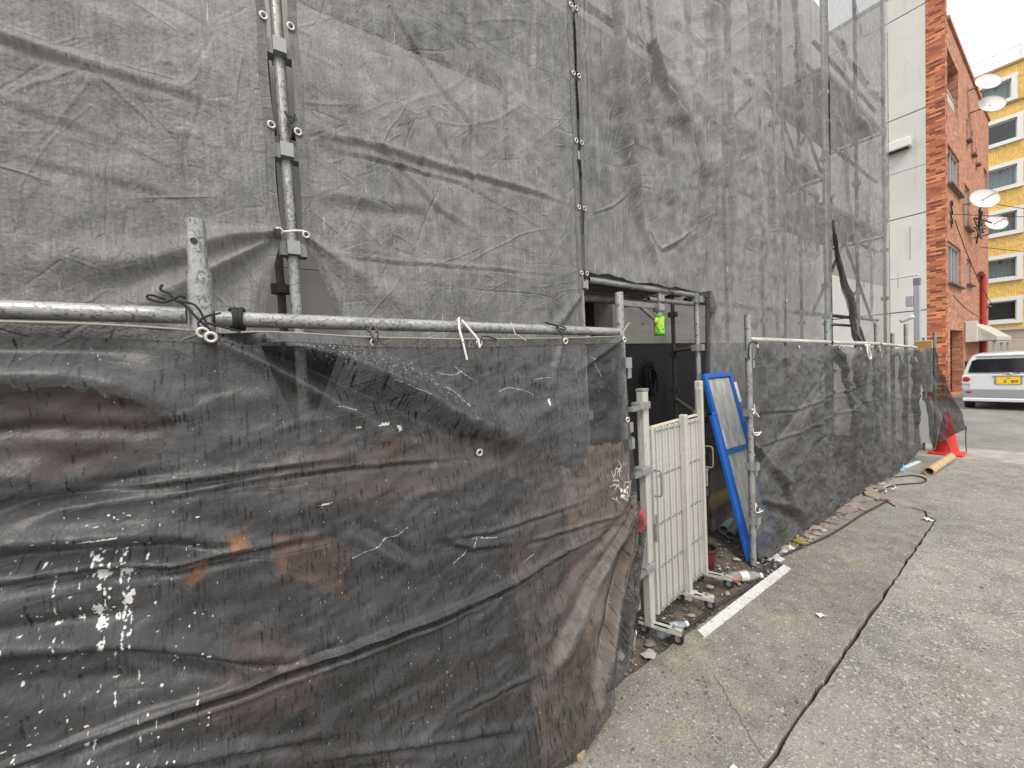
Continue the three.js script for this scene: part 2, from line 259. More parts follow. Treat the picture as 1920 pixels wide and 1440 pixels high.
{
  setting('ground', uvXZ(new THREE.PlaneGeometry(600, 600).rotateX(-PI / 2).translate(0, -0.06, 0), 3), mat([0.13, 0.12, 0.1], 1));
  // soil strip under the fence, as an uneven sheet
  const g = new THREE.PlaneGeometry(18, 2.9, 420, 90).rotateX(-PI / 2).translate(2.5, 0, -2.45), p = g.attributes.position;
  for (let i = 0; i < p.count; i++) { const x = p.getX(i), z = p.getZ(i); p.setY(i, -0.035 + fbm(x * 5, z * 5, 4) * 0.05 + ridged(x * 14, z * 14, 2) * 0.008 + (z > -1.3 ? -0.02 : 0)); }
  g.computeVertexNormals(); setting('soil_strip', uvXZ(g, 1.1), M.soil);
  // joint line between apron and road, jagged
  const joint = [[-12, -0.715], ...jag([-3, -0.715], [1.69, -0.722], 40, 0.004, 3), ...jag([1.69, -0.722], [5.57, -0.785], 44, 0.006, 4), [5.57, -0.785]];
  const crackIn = [[5.62, -0.86], [5.8, -0.9], [5.83, -1.0], [5.76, -1.12], [5.9, -1.22], [5.92, -1.5]];
  const back = [...jag([5.85, -1.5], [3.55, -1.5], 24, 0.03, 5), ...jag([3.55, -1.46], [3.5, -1.33], 3, 0.01, 6), ...jag([3.5, -1.335], [2.2, -1.375], 24, 0.008, 7), ...jag([2.2, -1.375], [-3, -1.4], 60, 0.012, 8), [-12, -1.4]];
  const w = 0.012, shift = (L, dz) => L.map((q, i) => [q[0], q[1] + dz * (0.6 + 0.8 * Math.abs(vn(i * 0.7, 3)))]);
  setting('concrete_apron', uvXZ(slab([...shift(joint, -w), ...crackIn.map(q => [q[0] - 0.012, q[1]]), ...back], -0.05, 0, 0.004), 3.4), M.apron);
  setting('road', uvXZ(slab([[-12, 14], [9.0, 14], [9.0, -0.42], [8.95, -1.0], [8.7, -1.5], ...jag([8.6, -1.52], [5.97, -1.5], 26, 0.02, 12), ...crackIn.slice().reverse().map((q, i) => [q[0] + 0.014 + (i % 2) * 0.012, q[1] + 0.006]), ...shift(joint, w * 0.3).reverse()], -0.05, 0.002, 0.004), 4.2), M.road);
  setting('apron_crack', rope(jag([1.98, -1.1], [1.7, -0.73], 26, 0.009, 17).map(q => [q[0], 0.0, q[1]]), 0.0016, 110, 5, 0.1), mat([0.05, 0.045, 0.04], 1));
  setting('gutter_strip', uvXZ(slab([[9.012, 14], [9.012, -0.42], [8.962, -1.0], [8.76, -1.6], [10.05, -1.75], [9.95, -1.06], [9.99, -0.46], [9.99, 14]], -0.05, 0.004, 0.004), 1.2), M.gutter);
  setting('cross_road', uvXZ(slab([[10.0, 30], [10.0, -0.46], [9.965, -1.06], [10.06, -1.75], [10.2, -30], [70, -30], [70, 30]], -0.05, 0, 0.002), 4.2), M.crossRoad);
  setting('road_behind', uvXZ(slab([[-60, 30], [9.98, 30], [9.98, 14.01], [-12.01, 14.01], [-12.01, -1.4], [-60, -1.4]], -0.05, 0, 0.002), 4.2), M.road);
}
// ---------- cloth sheets ----------
// a fold: polyline of [x, y] on the sheet, height a, width from w0 to w1, profile r (ridge), s (ridge beside valley), c (crisp crease)
function foldHeight(F, x, y) {
  let h = 0;
  for (const f of F) {
    let best = 1e9, bs = 0, along = 0, acc = 0;
    if (x < f.bx0 || x > f.bx1 || y < f.by0 || y > f.by1) continue;
    for (let i = 1; i < f.p.length; i++) {
      const [ax, ay] = f.p[i - 1], [bx, by] = f.p[i], dx = bx - ax, dy = by - ay, L = Math.hypot(dx, dy), t = clamp(((x - ax) * dx + (y - ay) * dy) / (L * L)), qx = x - ax - dx * t, qy = y - ay - dy * t, d = Math.hypot(qx, qy);
      if (d < best) { best = d; bs = Math.sign(dx * qy - dy * qx); along = acc + t * L; } acc += L;
    }
    const t = along / acc, w = lerp(f.w0, f.w1, t), fade = f.end ? Math.min(1, (1 - t) * 3 + 0.02) : Math.min(1, (1 - t) * 3 + 0.02, t * 5 + 0.05), d = best / w;
    if (d > 3.2) continue;
    h += f.a * fade * (f.k === 'r' ? Math.exp(-d * d) : f.k === 's' ? bs * d * Math.exp(-d * d) * 2.0 : Math.exp(-d * 1.6));
  }
  return h;
}
function folds(list) { return list.map(([p, a, w0, w1, k = 'r', end = 0]) => { const m = Math.max(w0, w1) * 3.3; return { p, a, w0, w1, k, end, bx0: Math.min(...p.map(q => q[0])) - m, bx1: Math.max(...p.map(q => q[0])) + m, by0: Math.min(...p.map(q => q[1])) - m, by1: Math.max(...p.map(q => q[1])) + m }; }); }
function sheetGeo(nu, nv, at, uvAt, keep) { // at(s, t) -> [x, y, z]
  const P = new Float32Array((nu + 1) * (nv + 1) * 3), U = new Float32Array((nu + 1) * (nv + 1) * 2), I = [];
  for (let j = 0; j <= nv; j++) for (let i = 0; i <= nu; i++) { const k = j * (nu + 1) + i, q = at(i / nu, j / nv), u = uvAt(q); P.set(q, k * 3); U.set(u, k * 2); }
  for (let j = 0; j < nv; j++) for (let i = 0; i < nu; i++) { const a = j * (nu + 1) + i, b = a + 1, c = a + nu + 1, d = c + 1; if (keep && !keep((P[a * 3] + P[d * 3]) / 2, (P[a * 3 + 1] + P[d * 3 + 1]) / 2, i, j)) continue; I.push(a, b, d, a, d, c); }
  const g = new THREE.BufferGeometry(); g.setAttribute('position', new THREE.BufferAttribute(P, 3)); g.setAttribute('uv', new THREE.BufferAttribute(U, 2)); g.setIndex(I); g.computeVertexNormals(); return g;
}
const ringGeo = new THREE.TorusGeometry(0.0125, 0.0045, 8, 20);
function eyelet(parent, x, y, z, tilt = 0) { const o = part(parent, 'eyelet', ringGeo, M.grommet); o.position.set(x, y, z); o.rotation.set(0.15, tilt, 0); return o; }

// --- the near fence sheet ---
const nearFolds = folds([
  [[[-0.09, 1.86], [0.07, 1.76], [0.26, 1.62], [0.48, 1.46]], 0.035, 0.014, 0.05, 'r', 1],
  [[[-0.06, 1.865], [0.14, 1.77], [0.40, 1.61], [0.80, 1.39]], -0.045, 0.016, 0.06, 'r', 1],
  [[[0.05, 1.84], [0.27, 1.79], [0.49, 1.68], [0.68, 1.54], [1.09, 1.36]], 0.07, 0.03, 0.07, 'r', 1],
  [[[-0.62, 1.76], [-0.38, 1.76], [-0.25, 1.71], [-0.12, 1.6]], 0.032, 0.045, 0.035], [[[-0.62, 1.83], [-0.38, 1.82], [-0.2, 1.82]], -0.022, 0.03, 0.03],
  [[[-0.66, 1.56], [-0.46, 1.51], [-0.36, 1.45]], 0.026, 0.045, 0.03], [[[-0.6, 1.42], [-0.38, 1.46], [-0.19, 1.47]], -0.028, 0.022, 0.02],
  [[[-0.7, 1.62], [-0.45, 1.63], [-0.25, 1.6], [-0.1, 1.62]], -0.014, 0.02, 0.02],
  [[[-0.6, 1.48], [-0.33, 1.45], [-0.11, 1.44], [0.25, 1.44]], 0.012, 0.012, 0.012, 's'], [[[-0.51, 1.43], [-0.23, 1.41], [0.02, 1.42], [0.24, 1.41], [0.80, 1.36]], 0.009, 0.008, 0.01, 'c'],
  [[[-0.23, 1.4], [0.02, 1.41], [0.24, 1.4], [0.8, 1.345]], -0.01, 0.01, 0.01, 'c'],
  [[[-0.75, 0.85], [-0.35, 0.83], [0.08, 0.82], [0.59, 0.81], [0.88, 0.80], [1.73, 0.87]], 0.024, 0.012, 0.01, 's'], [[[-0.55, 0.8], [-0.3, 0.795], [0.1, 0.79], [0.6, 0.785], [0.9, 0.78]], 0.01, 0.008, 0.008, 'c'],
  [[[-0.62, 1.37], [-0.36, 1.32], [-0.20, 1.285], [-0.02, 1.2]], 0.022, 0.03, 0.025, 's'], [[[-0.62, 1.29], [-0.37, 1.26], [-0.21, 1.215], [0.20, 1.19]], 0.02, 0.018, 0.014, 's'],
  [[[-0.6, 1.14], [-0.31, 1.03], [-0.09, 0.9], [0.11, 0.82]], 0.03, 0.04, 0.02, 's'], [[[-0.6, 1.07], [-0.41, 0.98], [-0.2, 0.91]], -0.022, 0.03, 0.03], [[[-0.7, 1.2], [-0.45, 1.15], [-0.25, 1.12]], -0.02, 0.03, 0.02],
  [[[-0.6, 0.84], [-0.28, 0.70], [0.06, 0.59], [0.19, 0.55]], 0.022, 0.022, 0.02, 's'], [[[0.06, 0.52], [0.41, 0.40], [0.90, 0.21]], 0.018, 0.02, 0.02, 's'], [[[0.55, 0.44], [0.88, 0.41], [0.97, 0.39]], 0.012, 0.01, 0.01, 's'],
  [[[-0.4, 0.6], [0.1, 0.45], [0.5, 0.3]], -0.018, 0.03, 0.02], [[[-0.5, 0.5], [0.2, 0.3], [0.7, 0.12]], 0.02, 0.04, 0.03],
  [[[0.52, 1.09], [0.78, 1.04], [1.07, 1.03], [1.42, 1.03]], 0.009, 0.01, 0.01, 's'], [[[0.46, 1.02], [0.32, 1.15], [0.23, 1.22]], 0.014, 0.02, 0.03, 's'], [[[0.94, 0.94], [1.27, 0.92], [1.72, 0.9]], 0.012, 0.01, 0.01, 's'], [[[0.56, 1.08], [0.7, 1.0], [0.9, 0.96]], 0.012, 0.014, 0.014, 's'],
  [[[1.73, 0.9], [1.33, 0.63], [1.00, 0.41], [0.86, 0.25]], 0.022, 0.016, 0.05, 's', 1], [[[1.74, 0.84], [1.39, 0.41], [1.15, 0.05]], 0.035, 0.016, 0.05, 's', 1], [[[1.745, 0.8], [1.58, 0.45], [1.36, 0.05]], 0.04, 0.016, 0.035, 's', 1], [[[1.73, 0.95], [1.2, 0.7], [0.9, 0.58]], -0.016, 0.012, 0.05, 'r', 1],
  [[[1.30, 1.855], [1.24, 1.71], [1.20, 1.56]], 0.016, 0.012, 0.03, 'r', 1], [[[1.75, 1.86], [1.46, 1.73], [1.31, 1.63]], 0.018, 0.01, 0.03, 'r', 1], [[[0.38, 1.855], [0.40, 1.73], [0.40, 1.5]], -0.016, 0.008, 0.006, 'c', 1], [[[0.79, 1.85], [0.83, 1.7], [0.9, 1.6]], 0.01, 0.012, 0.03, 'r', 1],
]);
const hemPts = [[-2, 1.895], [-0.48, 1.89], [-0.30, 1.887], [-0.10, 1.872], [0.14, 1.868], [0.38, 1.856], [0.78, 1.85], [1.30, 1.857], [1.76, 1.87]];
const nearEdge = [[0, 1.02], [0.03, 1.14], [0.08, 1.28], [0.2, 1.48], [0.44, 1.68], [0.6, 1.745], [0.8, 1.765], [2, 1.768]];
function nearZ(x, y) {
  const low = 1 - clamp(y / 1.86), fl = Math.pow(low, 1.35) * (0.1 + 0.13 * smooth(-0.6, 0.6, x)) * (1 - 0.35 * smooth(1.2, 1.75, x));
  const n = fbm(x * 1.7 + 3, y * 2.6, 3) * 0.05 * smooth(0, 0.35, low) + ridged(x * 3.3 + y * 1.1, y * 7.5 - x * 1.6, 3) * 0.011 * smooth(0, 0.1, low) + fbm(x * 11, y * 15, 3) * 0.01 * smooth(0.0, 0.1, low);
  return -1.452 + fl + n * (1 - 0.8 * smooth(1.62, 1.76, x)) + foldHeight(nearFolds, x, y) * 1.35;
}
{
  const t = thing('mesh_fence_sheet', 'black see-through mesh sheet hung on the near pipe fence, spattered with white paint', 'tarpaulin');
  const uvN = (q) => [(q[0] - NX0) / (NX1 - NX0), (q[1] - NY0) / (NY1 - NY0)];
  part(t, 'cloth', sheetGeo(620, 224, (s, u) => {
    const y0 = 0.012, yt0 = u, xr = 0; let x = lerp(-4, 1.768, s); const top = curveAt(hemPts, x); let y = lerp(y0, top, yt0);
    x = lerp(-4, curveAt(nearEdge, y), s); y = lerp(y0, curveAt(hemPts, x), yt0); return [x, y, nearZ(x, y)];
  }, uvN), M.near);
  // doubled hem with a pale binding cord
  const hx = (s) => lerp(-4, 1.762, s);
  part(t, 'hem', sheetGeo(300, 4, (s, u) => { const x = hx(s), top = curveAt(hemPts, x), y = top - 0.034 * (1 - u) + 0.001; return [x, y, nearZ(x, y) + 0.004]; }, q => [q[0] / 2.4, q[1] / 2.4]), M.hem);
  const cord = []; for (let i = 0; i <= 60; i++) { const x = hx(i / 60), y = curveAt(hemPts, x) + 0.002; cord.push([x, y, nearZ(x, y) + 0.003]); }
  part(t, 'edge_cord', rope(cord, 0.0032, 240, 6), mat([0.3, 0.28, 0.23], 0.85));
  for (const [x, y] of [[-0.105, 1.868], [-0.085, 1.852], [-0.62, 1.875], [0.385, 1.84], [0.82, 1.835], [1.3, 1.842], [1.745, 1.85], [0.775, 1.375], [0.86, 0.795], [1.74, 1.4]]) eyelet(t, x, y, nearZ(x, y) + 0.008);
  // loose rolled corner beside the gate post
  part(t, 'loose_corner', sheetGeo(26, 26, (s, u) => {
    const a = V3(1.66, 0.52, -1.42), b = V3(1.752, 0.15, -1.44), c = V3(1.16, 0.012, -1.33), p = a.clone().lerp(b, s).lerp(c, u * (0.9 + 0.1 * s));
    return [p.x, Math.max(0.008, p.y + Math.sin(s * 9 + u * 2) * 0.012 * (1 - u)), p.z + Math.sin(s * PI) * 0.05 * (1 - u) - 0.03 + fbm(s * 5, u * 5, 2) * 0.03];
  }, uvN), M.hem);
  eyelet(t, 1.752, 0.155, -1.43, 0.8);
}
// things pressed against the back of the near sheet
function scrap(name, label, P, depth, m, cat = 'cloth', dy = 0) {
  const xs = P.map(q => q[0]), ys = P.map(q => q[1]), x0 = Math.min(...xs), x1 = Math.max(...xs), y0 = Math.max(0.01, Math.min(...ys)), y1 = Math.max(...ys), c = x1 - x0 < 0.4 ? 0.0035 : 0.006, nu = Math.ceil((x1 - x0) / c), nv = Math.ceil((y1 - y0) / c);
  const g = sheetGeo(nu, nv, (s, u) => { const x = lerp(x0, x1, s), y = lerp(y0, y1, u); return [x, y, nearZ(x, y) - depth - Math.abs(fbm(x * 6 + 4, y * 6, 3)) * 0.03]; }, q => [q[0] * 1.5, q[1] * 1.5], (x, y) => inPoly(x + vn(x * 60, y * 60) * 0.012, y + vn(x * 50 + 7, y * 50) * 0.012, P));
  return solo(name, g, m, label, cat);
}
scrap('canvas_sheet', 'large brown canvas showing through the black mesh beside the gate post', [[0.88, 1.07], [1.08, 1.15], [1.23, 1.24], [1.34, 1.15], [1.44, 1.30], [1.71, 1.28], [1.73, 1.05], [1.72, 0.71], [1.55, 0.4], [1.3, 0.15], [1.1, 0.01], [0.9, 0.01], [0.90, 0.16], [0.91, 0.48], [0.88, 0.79]], 0.012, M.brownCloth);
scrap('canvas_strip', 'torn tan canvas strip showing through the middle of the black mesh', [[0.02, 1.40], [0.03, 1.46], [0.11, 1.50], [0.27, 1.49], [0.28, 1.46], [0.40, 1.47], [0.56, 1.47], [0.73, 1.46], [0.97, 1.40], [1.22, 1.26], [1.05, 1.18], [0.80, 1.31], [0.74, 1.27], [0.47, 1.25], [0.24, 1.3], [0.05, 1.34]], 0.013, M.brownCloth);
const redCloth = mat([0.4, 0.235, 0.18], 0.95, 0, { map: M.brownCloth.map });
scrap('reddish_cloth', 'reddish cloth showing through the black mesh below the left pipe', [[-0.75, 1.76], [-0.39, 1.73], [-0.25, 1.68], [-0.18, 1.6], [-0.24, 1.52], [-0.4, 1.5], [-0.75, 1.56]], 0.014, redCloth);
scrap('orange_patch', 'small bright orange scrap glowing through a hole in the black mesh', [[-0.1, 1.28], [-0.04, 1.28], [-0.02, 1.19], [-0.09, 1.185]], 0.012, M.orangeCloth);
scrap('orange_patch', 'narrow slanting orange scrap behind the black mesh, left of the bright one', [[-0.2, 1.165], [-0.14, 1.225], [-0.125, 1.19], [-0.17, 1.14]], 0.012, M.orangeCloth);
scrap('rust_cloth', 'rust brown scrap behind the black mesh, right of the orange patch', [[0.02, 1.25], [0.16, 1.19], [0.26, 1.11], [0.21, 1.03], [0.24, 0.95], [0.09, 1.06], [0.02, 1.11]], 0.013, mat([0.5, 0.26, 0.16], 0.95, 0, { map: M.brownCloth.map }));
scrap('rust_cloth', 'rust brown scrap behind the black mesh, low above the long tension crease', [[-0.09, 0.99], [0.0, 0.97], [0.13, 0.78], [0.09, 0.68], [-0.09, 0.7], [-0.22, 0.8], [-0.12, 0.84]], 0.013, redCloth);

// --- far fence sheet ---
const farFolds = folds([
  [[[3.4, 1.78], [3.55, 1.5], [3.62, 1.2]], 0.03, 0.03, 0.08, 'r', 1], [[[3.42, 0.32], [3.75, 0.5], [4.4, 0.75], [5.6, 1.2]], 0.025, 0.05, 0.06, 's'], [[[3.45, 0.5], [3.9, 0.35], [4.4, 0.05]], 0.03, 0.03, 0.08, 's'], [[[3.42, 0.95], [3.9, 0.55], [4.1, 0.1]], 0.03, 0.03, 0.08, 's', 1], [[[3.4, 1.25], [4.2, 1.2], [5.2, 1.28], [6.6, 1.3]], 0.016, 0.014, 0.014, 's'], [[[3.4, 0.95], [4.2, 0.98], [5.2, 1.04], [6.8, 1.1]], 0.02, 0.014, 0.014, 's'],
  [[[5.22, 1.78], [5.35, 1.4], [5.6, 0.9], [5.7, 0.1]], 0.06, 0.03, 0.1, 'r', 1], [[[5.25, 1.75], [5.9, 1.4], [6.3, 1.0]], -0.05, 0.03, 0.1, 'r', 1], [[[4.6, 1.7], [4.7, 1.0], [4.9, 0.2]], 0.03, 0.08, 0.1], [[[6.4, 1.7], [6.5, 1.0], [6.4, 0.2]], 0.05, 0.06, 0.12], [[[7.0, 1.75], [7.2, 1.0], [7.1, 0.2]], -0.05, 0.05, 0.1], [[[7.6, 1.75], [7.7, 1.0], [7.8, 0.3]], 0.06, 0.05, 0.12], [[[8.4, 1.7], [8.5, 1.0], [8.6, 0.2]], 0.08, 0.06, 0.1],
]);
const farZ = (x, y) => { const low = 1 - clamp(y / 1.8); return -1.487 + Math.pow(low, 1.4) * 0.06 * smooth(4, 6, x) + foldHeight(farFolds, x, y) * 1.5 + (ridged(x * 4 + y * 2, y * 5 - x, 3) * 0.022 + fbm(x * 9, y * 9, 3) * 0.03 + fbm(x * 1.4, y * 1.7, 2) * 0.06) * smooth(0, 0.06, low) * smooth(3.38, 3.55, x); };
{
  const t = thing('mesh_fence_sheet', 'crumpled dark grey mesh sheet on the fence beyond the blue frames', 'tarpaulin');
  const top = (x) => lerp(1.835, 1.72, (x - 3.39) / 5.7) - 0.012 * Math.abs(Math.sin((x - 3.4) * 6.9)), bot = (x) => 0.02 + 0.05 * Math.max(0, fbm(x * 2.1, 3, 2)) + 0.07 * smooth(8, 9, x);
  part(t, 'cloth', sheetGeo(420, 130, (s, u) => { const x = lerp(3.39, 9.02, s), y = lerp(bot(x), top(x), u); return [x, y, farZ(x, y)]; }, q => [q[0] / 4, q[1] / 4]), M.fence);
  part(t, 'hem', sheetGeo(300, 3, (s, u) => { const x = lerp(3.39, 9.02, s), y = bot(x) + u * 0.04; return [x, y - 0.002, farZ(x, y) + 0.005]; }, q => [q[0] / 2.4, q[1] / 2.4]), M.hem);
  for (const [x, y] of [[3.42, 1.8], [3.43, 0.9], [3.43, 0.44], [4.3, 1.79], [5.2, 1.77], [6.1, 1.75], [6.95, 1.73]]) eyelet(t, x, y, farZ(x, y) + 0.008);
}
{
  const t = thing('mesh_fence_sheet', 'loose end of grey mesh sheet blown out over the red cone', 'tarpaulin');
  part(t, 'cloth', sheetGeo(50, 70, (s, u) => { // u: top to bottom, s: fence side to street side
    const a = V3(9.03, 1.7, -1.48), b = V3(8.9, 1.73, -1.25), c = V3(8.9, 0.12, -1.31), d = V3(8.8, 0.48, -0.91);
    const L = a.clone().lerp(c, u), R = b.clone().lerp(d, u); R.z += -0.05 * Math.sin(u * PI); R.y += 0.02 * u;
    const p = L.lerp(R, s); return [p.x + Math.sin(s * 8 + u * 3) * 0.025 * u + fbm(s * 4, u * 5, 3) * 0.06, p.y, p.z + fbm(s * 3 + 8, u * 4, 3) * 0.05];
  }, q => [q[2] / 4 + 0.3, q[1] / 4]), M.fence);
}

// --- upper scaffold sheets ---
const ZS = -2.03, TOP = 9.2;
const upFolds = folds([
  [[[-1.7, 2.86], [0.15, 2.86]], 0.014, 0.016, 0.016], [[[-1.7, 2.832], [0.15, 2.832]], -0.012, 0.014, 0.014], [[[0.22, 2.86], [2.0, 2.845]], 0.014, 0.016, 0.016], [[[0.22, 2.832], [2.0, 2.817]], -0.012, 0.014, 0.014],
  // left panel, pulled to the pole
  [[[0.14, 2.36], [-0.06, 2.21], [-0.27, 2.06], [-0.42, 1.9]], 0.05, 0.014, 0.07, 'r', 1], [[[0.14, 2.34], [-0.02, 2.12], [-0.12, 1.9]], -0.04, 0.014, 0.06, 'r', 1], [[[0.14, 2.37], [-0.04, 2.32], [-0.34, 2.18], [-0.75, 2.16]], 0.04, 0.012, 0.09, 'r', 1], [[[0.14, 2.35], [-0.05, 2.26], [-0.22, 2.16], [-0.5, 2.02]], -0.035, 0.012, 0.05, 'r', 1],
  [[[-0.7, 2.5], [-0.3, 2.46], [0.0, 2.42]], 0.005, 0.016, 0.016, 's'], [[[-0.8, 2.68], [-0.4, 2.62], [0.0, 2.5]], 0.005, 0.016, 0.016, 's'], [[[-0.35, 3.2], [-0.1, 3.02], [0.1, 2.9]], 0.008, 0.008, 0.008, 'c'],
  [[[0.22, 2.38], [0.27, 2.24], [0.34, 1.95]], 0.04, 0.012, 0.05, 'r', 1], [[[0.23, 2.37], [0.35, 2.20], [0.56, 1.9]], -0.04, 0.012, 0.06, 'r', 1], [[[0.23, 2.38], [0.5, 2.2], [0.8, 2.0]], 0.03, 0.012, 0.08, 'r', 1],
  // second panel, criss-crossed by folding creases
  [[[0.64, 3.62], [0.85, 3.37], [1.09, 3.16], [1.3, 2.9]], 0.014, 0.01, 0.012, 's'], [[[0.39, 2.85], [0.56, 2.69]], -0.014, 0.008, 0.008, 'c'], [[[0.24, 2.29], [0.61, 2.29], [1.11, 2.31], [1.8, 2.33]], 0.011, 0.009, 0.009, 's'], [[[0.67, 3.27], [0.87, 2.72], [1.03, 2.14]], 0.012, 0.012, 0.012, 's'], [[[0.53, 2.34], [0.85, 2.31], [0.90, 2.1]], 0.01, 0.008, 0.008, 'c'],
  [[[1.40, 4.2], [1.40, 3.35], [1.46, 2.9]], -0.014, 0.01, 0.01, 'c'], [[[1.14, 4.4], [1.16, 3.33], [1.13, 2.0]], 0.014, 0.014, 0.014, 's'], [[[1.65, 4.11], [1.60, 3.59], [1.64, 2.9]], 0.014, 0.02, 0.02, 's'], [[[0.81, 3.21], [1.04, 2.87], [1.21, 2.79]], 0.01, 0.01, 0.01, 's'], [[[0.34, 2.78], [1.04, 2.78], [1.5, 2.66]], 0.01, 0.01, 0.01, 's'], [[[1.1, 3.1], [1.3, 3.2], [1.55, 3.4]], 0.01, 0.008, 0.008, 'c'], [[[0.5, 2.95], [0.9, 2.6], [1.2, 2.5]], 0.012, 0.02, 0.02, 's'], [[[0.8, 2.12], [0.7, 2.3], [0.6, 2.5]], 0.009, 0.008, 0.008, 'c'], [[[0.26, 2.55], [0.6, 2.55], [0.9, 2.6]], 0.014, 0.05, 0.04, 's'], [[[1.95, 2.2], [1.8, 2.05], [1.6, 1.9]], 0.03, 0.02, 0.05, 'r', 1],
  // third panel, hanging in long folds over the entrance
  [[[2.22, 5.6], [2.32, 4.43], [2.44, 3.50], [2.66, 2.84], [2.98, 2.39]], 0.11, 0.035, 0.05, 'r', 1], [[[2.28, 5.6], [2.42, 4.4], [2.56, 3.5], [2.8, 2.84], [3.1, 2.42]], -0.07, 0.03, 0.05, 'r', 1], [[[2.76, 5.4], [2.80, 4.25], [3.08, 3.9], [3.36, 3.34], [3.52, 3.0]], 0.08, 0.03, 0.04], [[[2.9, 5.4], [2.94, 4.2], [3.2, 3.75], [3.46, 3.2], [3.5, 2.6]], -0.06, 0.04, 0.05], [[[2.5, 5.5], [2.62, 4.6], [2.72, 4.0], [3.0, 3.2], [3.2, 2.5]], 0.05, 0.03, 0.04], [[[3.54, 6.5], [3.56, 3.78], [3.57, 2.35]], 0.08, 0.05, 0.06], [[[3.68, 6.5], [3.7, 3.8], [3.72, 2.0]], -0.06, 0.04, 0.05], [[[3.91, 6], [3.96, 4.31], [4.01, 3.17], [4.04, 1.0]], 0.07, 0.05, 0.05], [[[3.58, 2.35], [3.80, 2.0], [3.95, 1.4], [4.0, 0.4]], 0.07, 0.02, 0.05, 'r', 1], [[[3.56, 2.3], [3.66, 1.9], [3.75, 0.9]], 0.06, 0.02, 0.04, 'r', 1],
  [[[2.1, 2.8], [2.35, 2.9], [2.55, 3.05]], 0.016, 0.01, 0.01, 's'], [[[2.7, 2.85], [2.95, 2.65], [3.3, 2.85]], 0.03, 0.02, 0.02, 's'], [[[4.5, 7], [4.55, 4], [4.5, 1]], 0.05, 0.05, 0.07], [[[4.9, 7], [4.95, 4], [5.0, 1]], -0.05, 0.05, 0.06], [[[5.25, 7], [5.28, 4], [5.25, 1]], 0.05, 0.03, 0.05],
  [[[5.5, 7.5], [5.62, 6.03], [5.76, 5.12], [6.04, 4.0]], 0.1, 0.04, 0.06, 'r', 1], [[[5.6, 7.5], [5.9, 6.0], [6.2, 4.8]], -0.07, 0.04, 0.06, 'r', 1], [[[6.69, 7.5], [6.7, 4.42], [6.72, 1]], 0.08, 0.05, 0.06], [[[6.3, 7], [6.4, 4], [6.4, 1]], -0.05, 0.05, 0.07],
  [[[6.98, 6.2], [8.2, 6.1], [9.9, 6.02]], 0.08, 0.05, 0.05, 's'], [[[7.05, 6.1], [8.1, 5.4], [9.0, 5.2], [9.95, 6.0]], 0.09, 0.1, 0.1], [[[7.1, 5.3], [7.5, 4.2], [8.3, 2.4]], 0.1, 0.04, 0.1], [[[8.0, 5.0], [8.4, 3.5], [8.6, 1.9]], 0.12, 0.1, 0.12], [[[8.9, 5.4], [9.1, 3.5], [9.1, 1.5]], -0.12, 0.1, 0.12], [[[9.5, 5.6], [9.55, 3.5], [9.5, 1.5]], 0.1, 0.08, 0.1], [[[7.4, 8.4], [7.9, 7.2], [8.6, 6.3]], 0.09, 0.06, 0.08], [[[8.6, 8.8], [8.9, 7.5], [9.4, 6.4]], -0.09, 0.07, 0.08],
]);
const poleX = [-1.63, 0.2, 2.03, 3.53, 5.35, 6.97, 8.52, 10.05];
function upZ(x, y) {
  let near = 9; for (const q of [-1.63, 0.2, 2.03, 5.35, 6.97, 10.05]) near = Math.min(near, Math.abs(x - q));
  const free = smooth(0.02, 0.35, near), loose = smooth(1.9, 4, x);
  const d = foldHeight(upFolds, x, y) * (1 + 0.5 * loose - 0.8 * smooth(7, 8, x)) * smooth(0, 0.08, near + 0.02) + free * (fbm(x * 0.9 + 7, y * 0.7, 3) * 0.07 + ridged(x * 2.1 + y * 0.6, y * 2.3 - x * 0.7, 4) * (0.012 + 0.006 * loose) + fbm(x * 6 + 40, y * 6, 3) * (0.02 + 0.008 * loose) + ridged(x * 7 + 3 + y, y * 6 - 2 * x, 2) * 0.0045 + loose * (ridged(x * 2.6 + fbm(x, y * 0.6, 2), y * 0.22, 2) * 0.05 + fbm(x * 3.2, y * 0.4, 3) * 0.2) * (1 - 0.5 * smooth(7, 8, x)));
  const open = smooth(2.3, 3.2, y) * (1 - smooth(5.2, 5.4, x)), still = 1 - 0.85 * smooth(2.3, 1.7, y) * smooth(3.3, 3.45, x) * (1 - smooth(4.2, 4.6, x)) - 0.35 * smooth(5.2, 5.5, x) + 0.3 * smooth(7.3, 8, x) * (1 - smooth(9.3, 9.8, x)), e = d * still + 0.02 * free * still + 0.07 * loose * free * open; return ZS + 0.03 + (e + Math.sqrt(e * e + 0.0008)) / 2; // the scaffold stops the cloth from going further back
}
const uvU = (du) => (q) => [(q[0] + du) / 4, q[1] / 4];
const stepY = 0.457, pinY0 = 2.37;
